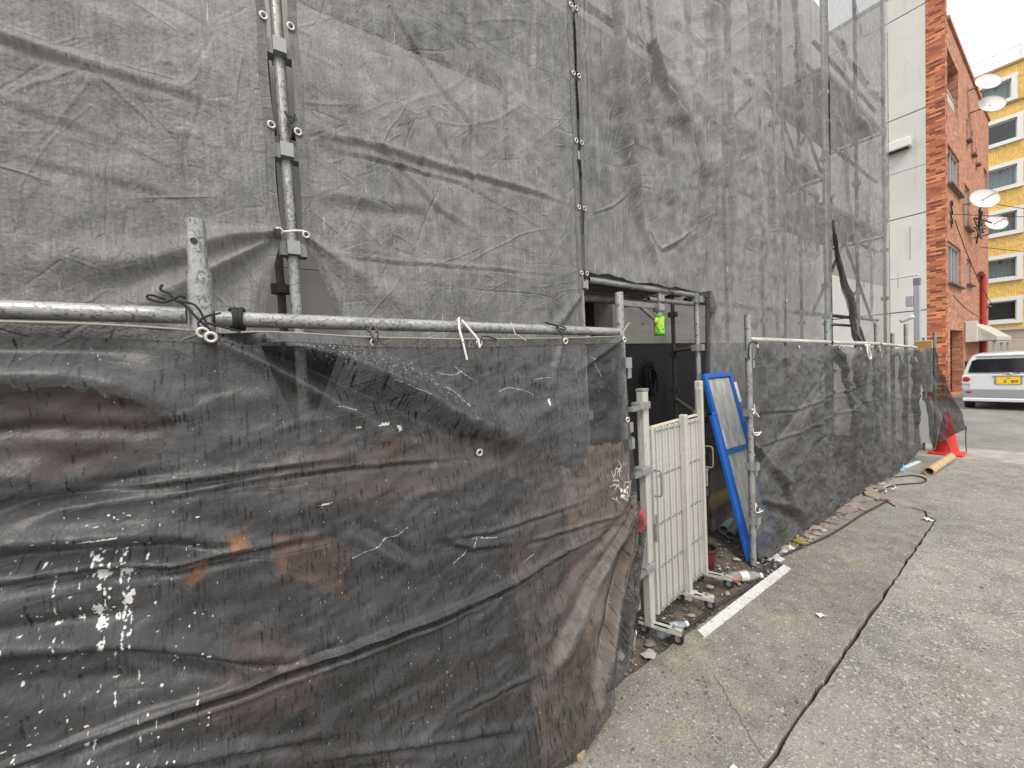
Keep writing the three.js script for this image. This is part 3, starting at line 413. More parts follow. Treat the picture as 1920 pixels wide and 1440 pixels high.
function upperSheet(label, xl, xr, yb, m, du, nu, nv, edges, top = TOP) {
  const t = thing('mesh_scaffold_sheet', label, 'scaffold sheet', 'dust sheets on the scaffold');
  const sc = (y) => 0.009 * Math.abs(Math.sin((y - pinY0) / stepY * PI));
  const geo = (x0, x1, b, n) => sheetGeo(n, nv, (s, u) => { const k = u; let y = lerp(b(lerp(x0(5), x1(5), s)), top, k); const x = lerp(x0(y), x1(y), s); y = lerp(b(x), top, k); return [x, y, upZ(x, y)]; }, uvU(du));
  part(t, 'cloth', geo((y) => xl(y) + sc(y), (y) => xr(y) - sc(y), yb, nu), m);
  for (const [f, sg] of edges) {
    const g = sheetGeo(3, 220, (s, u) => { const y = lerp(Math.max(yb(f(4)), 1.2), Math.min(top, 7.5), u), x = f(y) + sg * (sc(y) + s * 0.035); return [x, y, upZ(x, y) + 0.004]; }, q => [q[0] / 2.4, q[1] / 2.4]);
    part(t, 'hem', g, M.hemGrey);
    for (let y = pinY0; y < 6.8; y += stepY) if (y > yb(f(4)) - 0.05) eyelet(t, f(y) + sg * 0.012, y, upZ(f(y), y) + 0.012);
  }
  return t;
}
const gap = (d) => d < 0.48 ? d : Math.max(0, 0.48 - (d - 0.48) * 1.4);
const aR = (y) => y > 2.36 ? 0.158 : 0.158 - gap(2.36 - y) * 0.23, bL = (y) => y > 2.38 ? 0.236 : 0.236 + gap(2.38 - y) * 0.3;
upperSheet('grey mesh sheet beyond the leftmost scaffold pole, past the picture edge', () => -4.4, () => -1.66, () => 0.4, M.upper, 1.1, 90, 180, [[() => -1.66, -1]], 5.2);
upperSheet('dusty grey mesh sheet at the far left, above the near pipe', (y) => -1.6, aR, () => 0.4, M.upper, 0.4, 130, 420, [[aR, -1]], 5.2);
upperSheet('creased grey mesh sheet between the two left scaffold poles', bL, () => 1.995, () => 0.4, M.upper, 1.9, 140, 460, [[bL, 1], [() => 1.995, -1]], 5.6);
{
  const bot = (x) => x < 3.585 ? 2.385 + 0.03 * fbm(x * 5, 2, 3) - 0.02 * (x - 2) : 0.05;
  const t = upperSheet('grey mesh sheet hanging in long folds above the site entrance', () => 2.022, () => 3.585, bot, M.hang, 0.1, 130, 430, [[() => 2.022, 1]], 7);
  part(t, 'lower_flap', sheetGeo(90, 10, (s, u) => { const x = lerp(2.06, 3.6, s), w = 0.045 + 0.06 * Math.abs(vn(x * 7, 1)) + 0.09 * Math.exp(-(((x - 2.86) / 0.08) ** 2)); return [x, bot(x) + 0.012 - w * u * 0.8 + 0.015 * vn(x * 16, u * 2), upZ(x, bot(x)) - 0.01 - 0.07 * Math.sin(u * 2.6) + 0.02 * vn(x * 12 + 9, u * 3)]; }, uvU(0.7)), M.fence);
}
upperSheet('pale grey mesh sheet reaching the ground right of the entrance post', () => 3.587, () => 5.325, () => 0.05, M.mid, 0.1, 120, 430, [[() => 5.325, -1]], 8);
upperSheet('narrow thin mesh sheet hanging straight between two far poles', () => 5.375, () => 6.945, () => 0.05, M.thin, 3.1, 100, 400, [[() => 5.375, 1]], 9);
{
  const L = (y) => y > 3.5 ? 7.0 : y < 1.9 ? 8.08 : lerp(7.0, 8.08, Math.pow((3.5 - y) / 1.6, 1.25));
  const t = upperSheet('thin see-through mesh sheet at the far scaffold corner, drawn aside at its foot', L, () => 10.02, () => 0.05, M.thin, 2.2, 150, 400, [[() => 10.02, -1]], 10.5);
  part(t, 'gathered_edge', sheetGeo(40, 120, (s, u) => { const y = lerp(0.3, 3.6, u), x = L(y) - 0.02 + (s - 0.3) * lerp(1.15, 0.12, Math.min(1, u * 1.15)) * (0.85 + 0.2 * vn(y * 3, 5)); return [x, y, -1.97 + Math.sin(s * 17 + vn(y * 2, 3) * 2) * lerp(0.05, 0.02, u) + 0.03 * vn(x * 5, y * 4)]; }, uvU(1.3)), M.fence, 'dark gathered cloth edge');
  part(t, 'return_cloth', sheetGeo(24, 220, (s, u) => { const z = lerp(-2.03, -3.0, s), y = lerp(2.9 + 0.5 * s, 10.5, u); return [10.06 + fbm(z * 3, y * 0.8, 3) * 0.08, y, z]; }, q => [q[2] / 4, q[1] / 4]), M.thin);
}
// ---------- scaffold posts, rails, ties ----------
const pocket = join([box(0.004, 0.06, 0.05, 0.034, 0, 0), box(0.03, 0.06, 0.004, 0.017, 0, 0.024), box(0.03, 0.06, 0.004, 0.017, 0, -0.024), box(0.03, 0.006, 0.05, 0.014, -0.028, 0)]);
function post(label, x, z, y0, y1, levels, o = {}) {
  const t = thing('scaffold_post', label, 'scaffold post', o.group || 'scaffold posts'); t.position.set(x, y0, z); const H = y1 - y0, r = o.r || 0.0243;
  part(t, 'tube', hollow([0, 0, 0], [0, H, 0], r, 0.0028), o.m || M.galv);
  for (const [y, dirs, cut] of levels) for (const d of dirs) { const b = part(t, 'pocket_bracket', pocket, o.m || M.cast); b.position.set(0, y - y0, 0); b.rotation.y = d * PI / 2 + (o.turn || 0); b.translateX(r - 0.006); }
  if (o.sleeve) part(t, 'joint_sleeve', hollow([0, 0, 0], [0, o.sleeve - y0, 0], r + 0.0065, 0.005), M.galv);
  if (o.base) part(t, 'base_plate', box(0.14, 0.008, 0.14, 0, 0.004, 0), M.galvOld);
  return t;
}
const all = [0, 1, 2, 3];
{
  const t = post('thick fence post with a jointed top sticking up above the near pipe', -0.108, -1.505, 0, 2.215, [[1.4, all]], { r: 0.0245, sleeve: 2.06 });
  part(t, 'rivet', new THREE.CylinderGeometry(0.009, 0.009, 0.004, 16).rotateX(PI / 2).translate(-0.004, 2.145, 0.0255), M.dark);
}
post('fence post at the gate end of the near fence', 1.8, -1.5, 0, 2.13, [[1.72, [0, 3, 1]], [1.66, [0]], [1.34, [0]], [1.25, [0, 3]], [0.92, [0, 3]], [0.84, [0]], [0.36, [0, 2]], [0.29, [0, 3]]]);
post('fence post beside the blue frames, tied with white string', 3.345, -1.5, 0, 2.06, [[1.74, [2, 0]], [1.66, [0]], [1.27, [0, 2]], [0.83, [2, 3]], [0.77, [0]], [0.38, [2, 3]], [0.33, [0]]]);
const stubG = 'fence posts behind the far mesh sheet';
post('fence post standing up behind the far mesh sheet, second after the blue frames', 5.2, -1.53, 0, 2.08, [[1.7, [3]]], { group: stubG });
post('fence post standing up behind the far mesh sheet, third after the blue frames', 7.03, -1.53, 0, 2.1, [[1.65, [3]]], { group: stubG });
post('tall fence post stub just left of the grey utility pole', 8.62, -1.53, 0, 2.12, [[1.65, [3]]], { group: stubG });
post('short fence post stub left of the grey utility pole', 8.3, -1.62, 0, 1.98, [[1.65, [3]]], { group: stubG });
post('dark fence post at the brick wall end of the far fence', 9.52, -1.35, 0, 1.98, [[1.6, [3]]], { group: stubG, m: M.galvOld });
function pipe(label, a, b, m = M.galv, r = 0.0243, name = 'scaffold_pipe', group = 'fence and scaffold pipes') { return solo(name, hollow(a, b, r, 0.0028, 28), m, label, 'pipe', group); }
pipe('horizontal pipe left of the thick fence post, at the picture edge', [-4.1, 1.955, -1.5], [-0.145, 1.925, -1.5]);
pipe('long horizontal pipe along the top of the near fence', [-0.075, 1.918, -1.5], [1.775, 1.9, -1.5]);
pipe('pale horizontal pipe along the top of the far fence, near half', [3.37, 1.862, -1.5], [5.17, 1.835, -1.5], M.alu, 0.019);
pipe('pale horizontal pipe along the top of the far fence, middle part', [5.23, 1.833, -1.5], [7.0, 1.81, -1.5], M.alu, 0.021);
pipe('pale horizontal pipe along the top of the far fence, far end', [7.06, 1.808, -1.5], [9.1, 1.74, -1.5], M.alu, 0.021);
// main scaffold poles
const lv = (...ys) => ys.map(y => [y, all]);
post('scaffold pole just outside the left picture edge', -1.63, ZS, 0, 5.2, lv(0.9, 1.9, 2.31, 2.74, 3.19));
post('bare scaffold pole between the two left dust sheets', 0.2, ZS, 0, 5.6, lv(0.45, 0.9, 1.35, 1.9, 2.31, 2.74, 3.19, 3.64, 4.1), { r: 0.0243 });
post('scaffold pole at the left side of the site entrance', 2.03, ZS - 0.01, 0, 6.2, lv(0.45, 1.35, 1.9, 2.3, 3.2));
post('scaffold pole at the right side of the site entrance', 3.53, ZS, 0, 6.8, lv(0.45, 1.2, 1.83, 2.28, 3.2), {});
post('scaffold pole seen at the edge of the narrow thin sheet', 5.35, ZS - 0.02, 0, 7.6, lv(1.8, 2.25, 2.7, 3.6, 4.5, 5.4), { m: M.galvOld });
post('scaffold pole left of the drawn-aside sheet', 6.97, ZS - 0.02, 0, 9, lv(1.35, 1.8, 2.25, 2.7, 3.6, 4.5, 5.4), { m: M.galv });
post('scaffold pole behind the far corner sheet, mid bay', 8.52, ZS - 0.05, 0, 10, lv(1.8, 2.7, 3.6, 4.5, 5.4), { m: M.darkPipe });
post('scaffold pole at the outer corner of the far sheet', 10.04, ZS - 0.03, 0, 10.5, lv(1.8, 2.7, 3.6), { m: M.galvOld });
// inner row behind the sheets
for (const [x, l] of [[0.2, 'inner scaffold pole behind the two left sheets'], [2.03, 'inner scaffold pole behind the creased sheet, left of the doorway'], [4.46, 'dark inner scaffold post standing inside the site entrance'], [5.8, 'inner scaffold pole behind the pale hanging sheet'], [6.97, 'inner scaffold pole behind the narrow thin sheet'], [8.52, 'inner scaffold pole behind the far corner sheet'], [10.04, 'inner scaffold pole on the far return of the scaffold']]) post(l, x, -2.88, 0, x < 3 ? 5 : x === 4.46 ? 2.62 : 9, lv(0.45, 0.9, 1.35, 1.8, 2.3), { m: M.darkPipe, group: 'inner scaffold posts' });
// ledgers just behind the sheets, seen through them as dark bands
let li = 0; const places = ['low', 'middle', 'upper', 'top'];
for (const [x0, x1, ys, w] of [[-4.4, -1.66, [2.86, 3.75], 'sheet past the picture edge'], [-1.63, 0.17, [2.86, 3.75], 'far left dust sheet'], [0.23, 2.0, [2.86, 3.72], 'creased second sheet'], [2.06, 3.5, [3.2, 4.5], 'sheet over the entrance'], [3.56, 5.32, [2.3, 3.6, 4.9], 'pale sheet right of the entrance'], [5.38, 6.94, [2.3, 3.6, 4.9], 'narrow thin sheet'], [7.0, 10.0, [2.3, 3.6, 4.9, 6.2], 'far corner sheet']])
  ys.forEach((y, i) => pipe(places[i] + ' scaffold ledger showing through the ' + w, [x0, y, ZS - (x0 > 2 ? 0.13 : 0.035)], [x1, y, ZS - (x0 > 2 ? 0.13 : 0.035)], M.darkPipe, 0.026, 'scaffold_ledger', 'scaffold ledgers'));
// braces in the far bays
let bi = 0;
for (const [a, b, w] of [[[5.4, 2.4, -2.22], [6.9, 3.6, -2.22], 'narrow thin sheet, low'], [[5.4, 3.7, -2.22], [6.9, 4.9, -2.22], 'narrow thin sheet, high'], [[7.0, 2.3, -2.24], [8.5, 3.6, -2.24], 'far corner sheet, low left'], [[8.5, 3.6, -2.24], [10, 2.3, -2.24], 'far corner sheet, low right'], [[7.0, 4.9, -2.24], [8.5, 3.6, -2.24], 'far corner sheet, high left'], [[8.5, 3.6, -2.8], [10, 4.9, -2.8], 'far corner sheet, high right'], [[7.0, 6.2, -2.8], [8.5, 4.9, -2.8], 'far corner sheet, near its top'], [[3.6, 3.6, -2.22], [5.3, 4.9, -2.22], 'pale sheet right of the entrance']])
  pipe('diagonal scaffold brace showing through the ' + w, a, b, M.darkPipe, 0.021, 'scaffold_brace', 'scaffold braces');
// decks
function deck(label, x0, x1, y, n = 2) {
  const t = thing('scaffold_deck', label, 'scaffold deck', 'scaffold decks');
  for (let i = 0; i < n; i++) { const z = -2.24 - i * 0.42; part(t, 'plank', join([box(x1 - x0, 0.012, 0.38, (x0 + x1) / 2, y, z), box(x1 - x0, 0.05, 0.02, (x0 + x1) / 2, y - 0.03, z + 0.18), box(x1 - x0, 0.05, 0.02, (x0 + x1) / 2, y - 0.03, z - 0.18)]), M.galvOld); }
  for (const x of [x0 + 0.03, x1 - 0.03]) part(t, 'cross_bar', cyl([x, y - 0.07, -2.03], [x, y - 0.07, -2.88], 0.021), M.galvOld);
}
deck('steel deck planks roofing the site entrance', 2.06, 3.5, 2.42);
deck('deck showing through the folds above the entrance', 2.06, 3.5, 4.25); deck('deck showing through the pale sheet', 3.56, 5.32, 4.25); deck('deck showing through the narrow thin sheet', 5.38, 6.94, 4.25);
deck('lower deck behind the far corner sheet', 7.0, 10, 3.9); deck('upper deck behind the far corner sheet', 7.0, 10, 5.8); deck('deck behind the creased second sheet', 0.23, 2.0, 4.2); deck('deck behind the far left sheet', -1.6, 0.17, 4.2);
// entrance lintel pipes and bracket
pipe('upper lintel pipe across the right half of the entrance', [2.1, 2.345, ZS], [3.5, 2.325, ZS], M.galv, 0.0243);
pipe('lower lintel pipe across the right half of the entrance', [2.83, 2.25, ZS - 0.02], [3.5, 2.245, ZS - 0.02], M.galvOld, 0.021);
pipe('stout timber-grey beam under the entrance deck', [2.06, 2.27, -2.3], [3.0, 2.28, -2.25], M.galvOld, 0.032);
pipe('short horizontal pipe inside the entrance, upper of two', [3.53, 1.83, -2.06], [4.46, 1.84, -2.86], M.galvOld, 0.021);
pipe('short horizontal pipe inside the entrance, lower of two', [3.53, 1.2, -2.06], [4.46, 1.22, -2.86], M.galvOld, 0.021);
{
  const t = thing('support_bracket', 'triangular steel bracket under the entrance deck above the green sleeve', 'bracket');
  part(t, 'arm', box(0.5, 0.045, 0.03, 2.72, 2.2, -2.06), M.galvOld); part(t, 'strut', cyl([2.72, 2.19, -2.06], [2.95, 2.06, -2.05], 0.015), M.galvOld); part(t, 'stub', hollow([2.965, 2.02, -2.045], [2.965, 2.33, -2.045], 0.024), M.galv);
  for (const y of [2.26, 2.18]) part(t, 'clamp', box(0.075, 0.06, 0.075, 2.965, y, -2.045, 0.008), M.galv);
}
{
  const prof = [[0.002, 0], [0.04, 0.0], [0.044, 0.012], [0.043, 0.07], [0.045, 0.14], [0.041, 0.155], [0.036, 0.168], [0.028, 0.178]].map(p => new THREE.Vector2(...p)), g = new THREE.LatheGeometry(prof, 40), p = g.attributes.position;
  for (let i = 0; i < p.count; i++) { const a = Math.atan2(p.getZ(i), p.getX(i)), k = 1 + 0.06 * vn(Math.cos(a) * 2.2 + 4, p.getY(i) * 22 + Math.sin(a) * 2.2) + 0.04 * Math.sin(a * 3 + p.getY(i) * 30); p.setX(i, p.getX(i) * k); p.setZ(i, p.getZ(i) * k); }
  g.computeVertexNormals();
  const t = thing('padded_sleeve', 'bright green padded sleeve with yellow marks capping a pipe end at the entrance', 'pipe cover'); t.position.set(2.965, 1.945, -2.045);
  part(t, 'sleeve', g, mat([1, 1, 1], 0.45, 0, { map: tex(128, 128, (i, j, o) => { const y = smooth(0.12, 0.2, fbm(i / 26 + 3, j / 22, 3)), v = 1 + vn(i / 3, j / 3) * 0.1; o[0] = lerp(0.03, 0.42, y) * v; o[1] = lerp(0.45, 0.62, y) * v; o[2] = lerp(0.05, 0.04, y) * v; }) }));
  part(t, 'tie', new THREE.TorusGeometry(0.038, 0.005, 8, 24).rotateX(PI / 2).translate(0, 0.166, 0), mat([0.05, 0.38, 0.06], 0.6));
  const k = part(t, 'side_pad', new THREE.SphereGeometry(0.03, 16, 12), mat([0.5, 0.5, 0.05], 0.6)); k.scale.set(1, 1, 0.7); k.position.set(-0.04, 0.125, 0.0);
}
// ---------- ties ----------
const cordG = 'cords and strings';
function tie(name, label, lines, r, m) { const t = thing(name, label, 'cord', cordG); lines.forEach((l, i) => part(t, i ? 'loose_end' : 'loop', rope(l, r, 40, 6), m)); return t; }
tie('black_cord', 'black cord tied in a bow at the thick fence post', [
  [[-0.185, 1.965, -1.47], [-0.215, 1.975, -1.462], [-0.222, 1.965, -1.46], [-0.19, 1.955, -1.46], [-0.165, 1.963, -1.455], [-0.14, 1.945, -1.455], [-0.115, 1.91, -1.45], [-0.09, 1.88, -1.448], [-0.083, 1.858, -1.437]],
  [[-0.165, 1.963, -1.455], [-0.175, 1.98, -1.455], [-0.192, 1.99, -1.455], [-0.188, 2.005, -1.455]], [[-0.165, 1.966, -1.455], [-0.15, 1.975, -1.455], [-0.14, 1.97, -1.46]],
  [[-0.06, 1.93, -1.455], [-0.1, 1.915, -1.448], [-0.115, 1.895, -1.446], [-0.105, 1.872, -1.44]], [[-0.1, 1.9, -1.45], [-0.05, 1.885, -1.455], [0.0, 1.872, -1.462], [0.012, 1.862, -1.462]], [[-0.16, 1.96, -1.455], [-0.12, 1.95, -1.45], [-0.1, 1.91, -1.45], [-0.09, 1.87, -1.44]]], 0.0034, M.blackCord);
{
  const t = thing('black_cord', 'thick coil of black cord wound round the near pipe right of its post', 'cord', cordG);
  for (let k = 0; k < 4; k++) { const c = part(t, 'loop', new THREE.TorusGeometry(0.031 + 0.002 * (k % 2), 0.0065, 8, 30), M.blackCord); c.position.set(-0.035 + k * 0.009, 1.918, -1.5); c.rotation.set(0.1 * k, PI / 2 + 0.25 - 0.14 * k, 0); }
}
tie('white_rope', 'white rope looped over the near pipe, its ends hanging on the black mesh', [[[0.74, 1.84, -1.435], [0.735, 1.9, -1.455], [0.748, 1.94, -1.48], [0.76, 1.945, -1.5], [0.752, 1.93, -1.53]], [[0.745, 1.935, -1.475], [0.735, 1.88, -1.448], [0.742, 1.83, -1.438], [0.752, 1.765, -1.432]], [[0.76, 1.935, -1.475], [0.785, 1.89, -1.45], [0.81, 1.85, -1.436], [0.815, 1.815, -1.43]]], 0.0052, M.whiteCord);
tie('black_cord', 'short black cord curling beside the white rope', [[[0.82, 1.845, -1.43], [0.835, 1.862, -1.435], [0.87, 1.862, -1.44], [0.91, 1.85, -1.44]]], 0.003, M.blackCord);
tie('black_cord', 'frayed black knot tying the mesh at its middle eyelet', [[[0.385, 1.85, -1.44], [0.37, 1.88, -1.452], [0.39, 1.9, -1.47], [0.4, 1.87, -1.45], [0.38, 1.845, -1.438]], [[0.375, 1.875, -1.45], [0.355, 1.89, -1.445]], [[0.39, 1.875, -1.45], [0.405, 1.895, -1.445]]], 0.004, mat([0.08, 0.08, 0.075], 0.9));
tie('white_rope', 'thin grey string wound once round the near pipe', [[[1.02, 1.87, -1.452], [1.022, 1.9, -1.471], [1.025, 1.932, -1.49], [1.03, 1.925, -1.515]], [[1.02, 1.875, -1.452], [1.05, 1.862, -1.45], [1.07, 1.845, -1.445]]], 0.003, mat([0.4, 0.39, 0.35], 0.9));
tie('black_cord', 'black cord knotted on the near pipe toward the gate', [[[1.23, 1.935, -1.48], [1.28, 1.92, -1.468], [1.33, 1.9, -1.466], [1.34, 1.915, -1.47], [1.28, 1.925, -1.468], [1.22, 1.94, -1.482]], [[1.28, 1.92, -1.468], [1.3, 1.88, -1.455], [1.3, 1.85, -1.44]]], 0.0032, M.blackCord);
tie('white_rope', 'pale string tying the sheet corner to the gate-end post', [[[1.745, 1.85, -1.43], [1.76, 1.89, -1.45], [1.8, 1.915, -1.466], [1.85, 1.95, -1.47]], [[1.8, 1.915, -1.466], [1.82, 1.94, -1.466], [1.835, 1.95, -1.46]], [[1.77, 1.9, -1.455], [1.74, 1.89, -1.45], [1.745, 1.86, -1.435]]], 0.0035, mat([0.35, 0.33, 0.28], 0.9));
tie('white_rope', 'white string knotted across the bare left scaffold pole', [[[0.15, 2.37, ZS + 0.05], [0.18, 2.375, ZS + 0.055], [0.21, 2.383, ZS + 0.056], [0.245, 2.388, ZS + 0.05]]], 0.006, M.whiteCord);
tie('black_cord', 'frayed dark knot on the bare left scaffold pole', [[[0.225, 2.86, ZS + 0.05], [0.21, 2.89, ZS + 0.05], [0.235, 2.88, ZS + 0.05], [0.21, 2.85, ZS + 0.05], [0.24, 2.83, ZS + 0.05]], [[0.225, 2.86, ZS + 0.05], [0.2, 2.9, ZS + 0.06]], [[0.225, 2.86, ZS + 0.05], [0.24, 2.9, ZS + 0.06]], [[0.225, 2.85, ZS + 0.05], [0.215, 2.79, ZS + 0.05]]], 0.005, mat([0.06, 0.06, 0.055], 0.9));
[2.37, 2.82, 3.28, 3.75, 4.21].forEach((y, i) => tie('black_cord', ['lowest', 'second lowest', 'middle', 'second highest', 'highest'][i] + ' black cord tie on the pole left of the entrance', [[[2.0, y, ZS + 0.045], [2.015, y + 0.012, ZS + 0.055], [2.03, y, ZS + 0.055], [2.05, y + 0.01, ZS + 0.05]], [[2.03, y, ZS + 0.055], [2.022, y - 0.05 - (i === 1 ? 0.12 : 0), ZS + 0.045]]], 0.005, M.blackCord));
tie('white_rope', 'white string knot on the post beside the blue frames, upper', [[[3.37, 1.26, -1.47], [3.345, 1.28, -1.465], [3.31, 1.3, -1.46], [3.29, 1.29, -1.46]], [[3.345, 1.28, -1.465], [3.32, 1.34, -1.455]], [[3.36, 1.27, -1.465], [3.4, 1.23, -1.455]], [[3.345, 1.28, -1.465], [3.3, 1.26, -1.455]]], 0.006, M.whiteCord);
tie('white_rope', 'white string loop on the post beside the blue frames, middle', [[[3.4, 1.1, -1.46], [3.36, 1.1, -1.466], [3.32, 1.11, -1.466], [3.3, 1.15, -1.46]], [[3.33, 1.09, -1.466], [3.38, 1.08, -1.46], [3.43, 1.1, -1.455]]], 0.006, M.whiteCord);
tie('black_cord', 'black cord loop hanging at the top of the post beside the blue frames', [[[3.4, 1.83, -1.47], [3.34, 1.84, -1.468], [3.3, 1.82, -1.47], [3.285, 1.75, -1.47], [3.295, 1.7, -1.47]], [[3.4, 1.82, -1.46], [3.42, 1.84, -1.47]]], 0.005, M.blackCord);
tie('white_rope', 'white string hooked through the lowest eyelet of the far mesh sheet', [[[3.42, 0.45, -1.45], [3.38, 0.44, -1.465], [3.34, 0.45, -1.468], [3.31, 0.49, -1.46], [3.32, 0.53, -1.46], [3.335, 0.5, -1.46]]], 0.005, M.whiteCord);
tie('white_rope', 'white rope loop dangling from the far fence pipe', [[[6.2, 1.78, -1.45], [6.26, 1.8, -1.46], [6.34, 1.79, -1.455], [6.4, 1.8, -1.46]], [[6.28, 1.79, -1.455], [6.24, 1.7, -1.44], [6.28, 1.62, -1.43], [6.33, 1.66, -1.43], [6.3, 1.78, -1.45]]], 0.009, M.whiteCord);
tie('black_cord', 'black cord tying the loose sheet corner at the foot of the near gate post', [[[1.755, 0.16, -1.43], [1.78, 0.17, -1.46], [1.83, 0.16, -1.475], [1.82, 0.17, -1.53], [1.78, 0.165, -1.52], [1.79, 0.15, -1.47], [1.86, 0.13, -1.46], [1.92, 0.1, -1.45]]], 0.006, M.blackCord);
// ---------- the building behind the scaffold ----------
const concreteMap = tex(512, 512, (i, j, o) => { const v = 0.92 + fbm(i / 90, j / 90, 5) * 0.2 + vn(i / 1.5, j / 1.5) * 0.03, s = smooth(0.2, 0.5, fbm(i / 12, j / 120, 4)); o[0] = v - s * 0.08; o[1] = v - s * 0.085; o[2] = v - s * 0.1; });
{
  const t = thing('site_building', 'grey concrete building behind the scaffold, dark band along its foot', 'building');
  const pale = mat([0.6, 0.58, 0.545], 0.9, 0, { map: concreteMap }), dark = mat([0.045, 0.047, 0.052], 0.75, 0, { map: concreteMap });
  part(t, 'lower_wall', join([box(8.6, 1.95, 0.3, -1.7, 0.975, -3.26), box(6.9, 1.95, 0.3, 7.05, 0.975, -3.26)]), dark, 'dark grey painted lower wall');
  part(t, 'upper_wall', join([box(16.5, 6.5, 0.3, 2.25, 5.75, -3.25), box(8.6, 0.54, 0.3, -1.7, 2.225, -3.25), box(6.9, 0.54, 0.3, 7.05, 2.225, -3.25)]), pale);
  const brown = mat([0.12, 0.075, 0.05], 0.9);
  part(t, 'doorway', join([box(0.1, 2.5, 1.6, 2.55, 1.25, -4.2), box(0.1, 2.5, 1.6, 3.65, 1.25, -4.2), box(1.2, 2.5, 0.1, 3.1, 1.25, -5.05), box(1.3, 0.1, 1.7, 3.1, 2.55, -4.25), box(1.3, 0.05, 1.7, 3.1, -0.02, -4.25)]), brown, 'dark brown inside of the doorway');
  for (const [x, y] of [[4.15, 2.2], [4.85, 2.24], [4.2, 1.75], [4.9, 1.76], [4.6, 1.3]]) part(t, 'form_tie_hole', new THREE.CylinderGeometry(0.014, 0.014, 0.008, 14).rotateX(PI / 2).translate(x, y, -3.104), M.dark);
  const wf = mat([0.5, 0.5, 0.48], 0.6), wg = mat([0.05, 0.06, 0.065], 0.12);
  for (const [x, y] of [[7.6, 4.4], [9.4, 4.4], [7.6, 6.9], [9.4, 6.9], [5.4, 4.4], [3.4, 4.4]]) { const f = part(t, 'window', join([box(1.3, 0.06, 0.06, x, y + 0.6, -3.07), box(1.3, 0.06, 0.06, x, y - 0.6, -3.07), box(0.06, 1.2, 0.06, x - 0.62, y, -3.07), box(0.06, 1.2, 0.06, x + 0.62, y, -3.07), box(0.05, 1.2, 0.05, x, y, -3.07)]), wf); part(f, 'pane', box(1.2, 1.15, 0.02, x, y, -3.085), wg); }
}
{
  const t = thing('cable_bundle', 'bundle of black cable hung on the dark wall inside the entrance', 'cable'), r = rngOf(4);
  for (let k = 0; k < 11; k++) { const c = part(t, 'loop', new THREE.TorusGeometry(0.1 + r() * 0.04, 0.007, 7, 26), M.blackCord); c.scale.set(0.75, 1.5, 1); c.position.set(4.12 + (r() - 0.5) * 0.06, 1.5 + (r() - 0.5) * 0.08, -3.07 + k * 0.012); c.rotation.z = (r() - 0.5) * 0.4; }
}
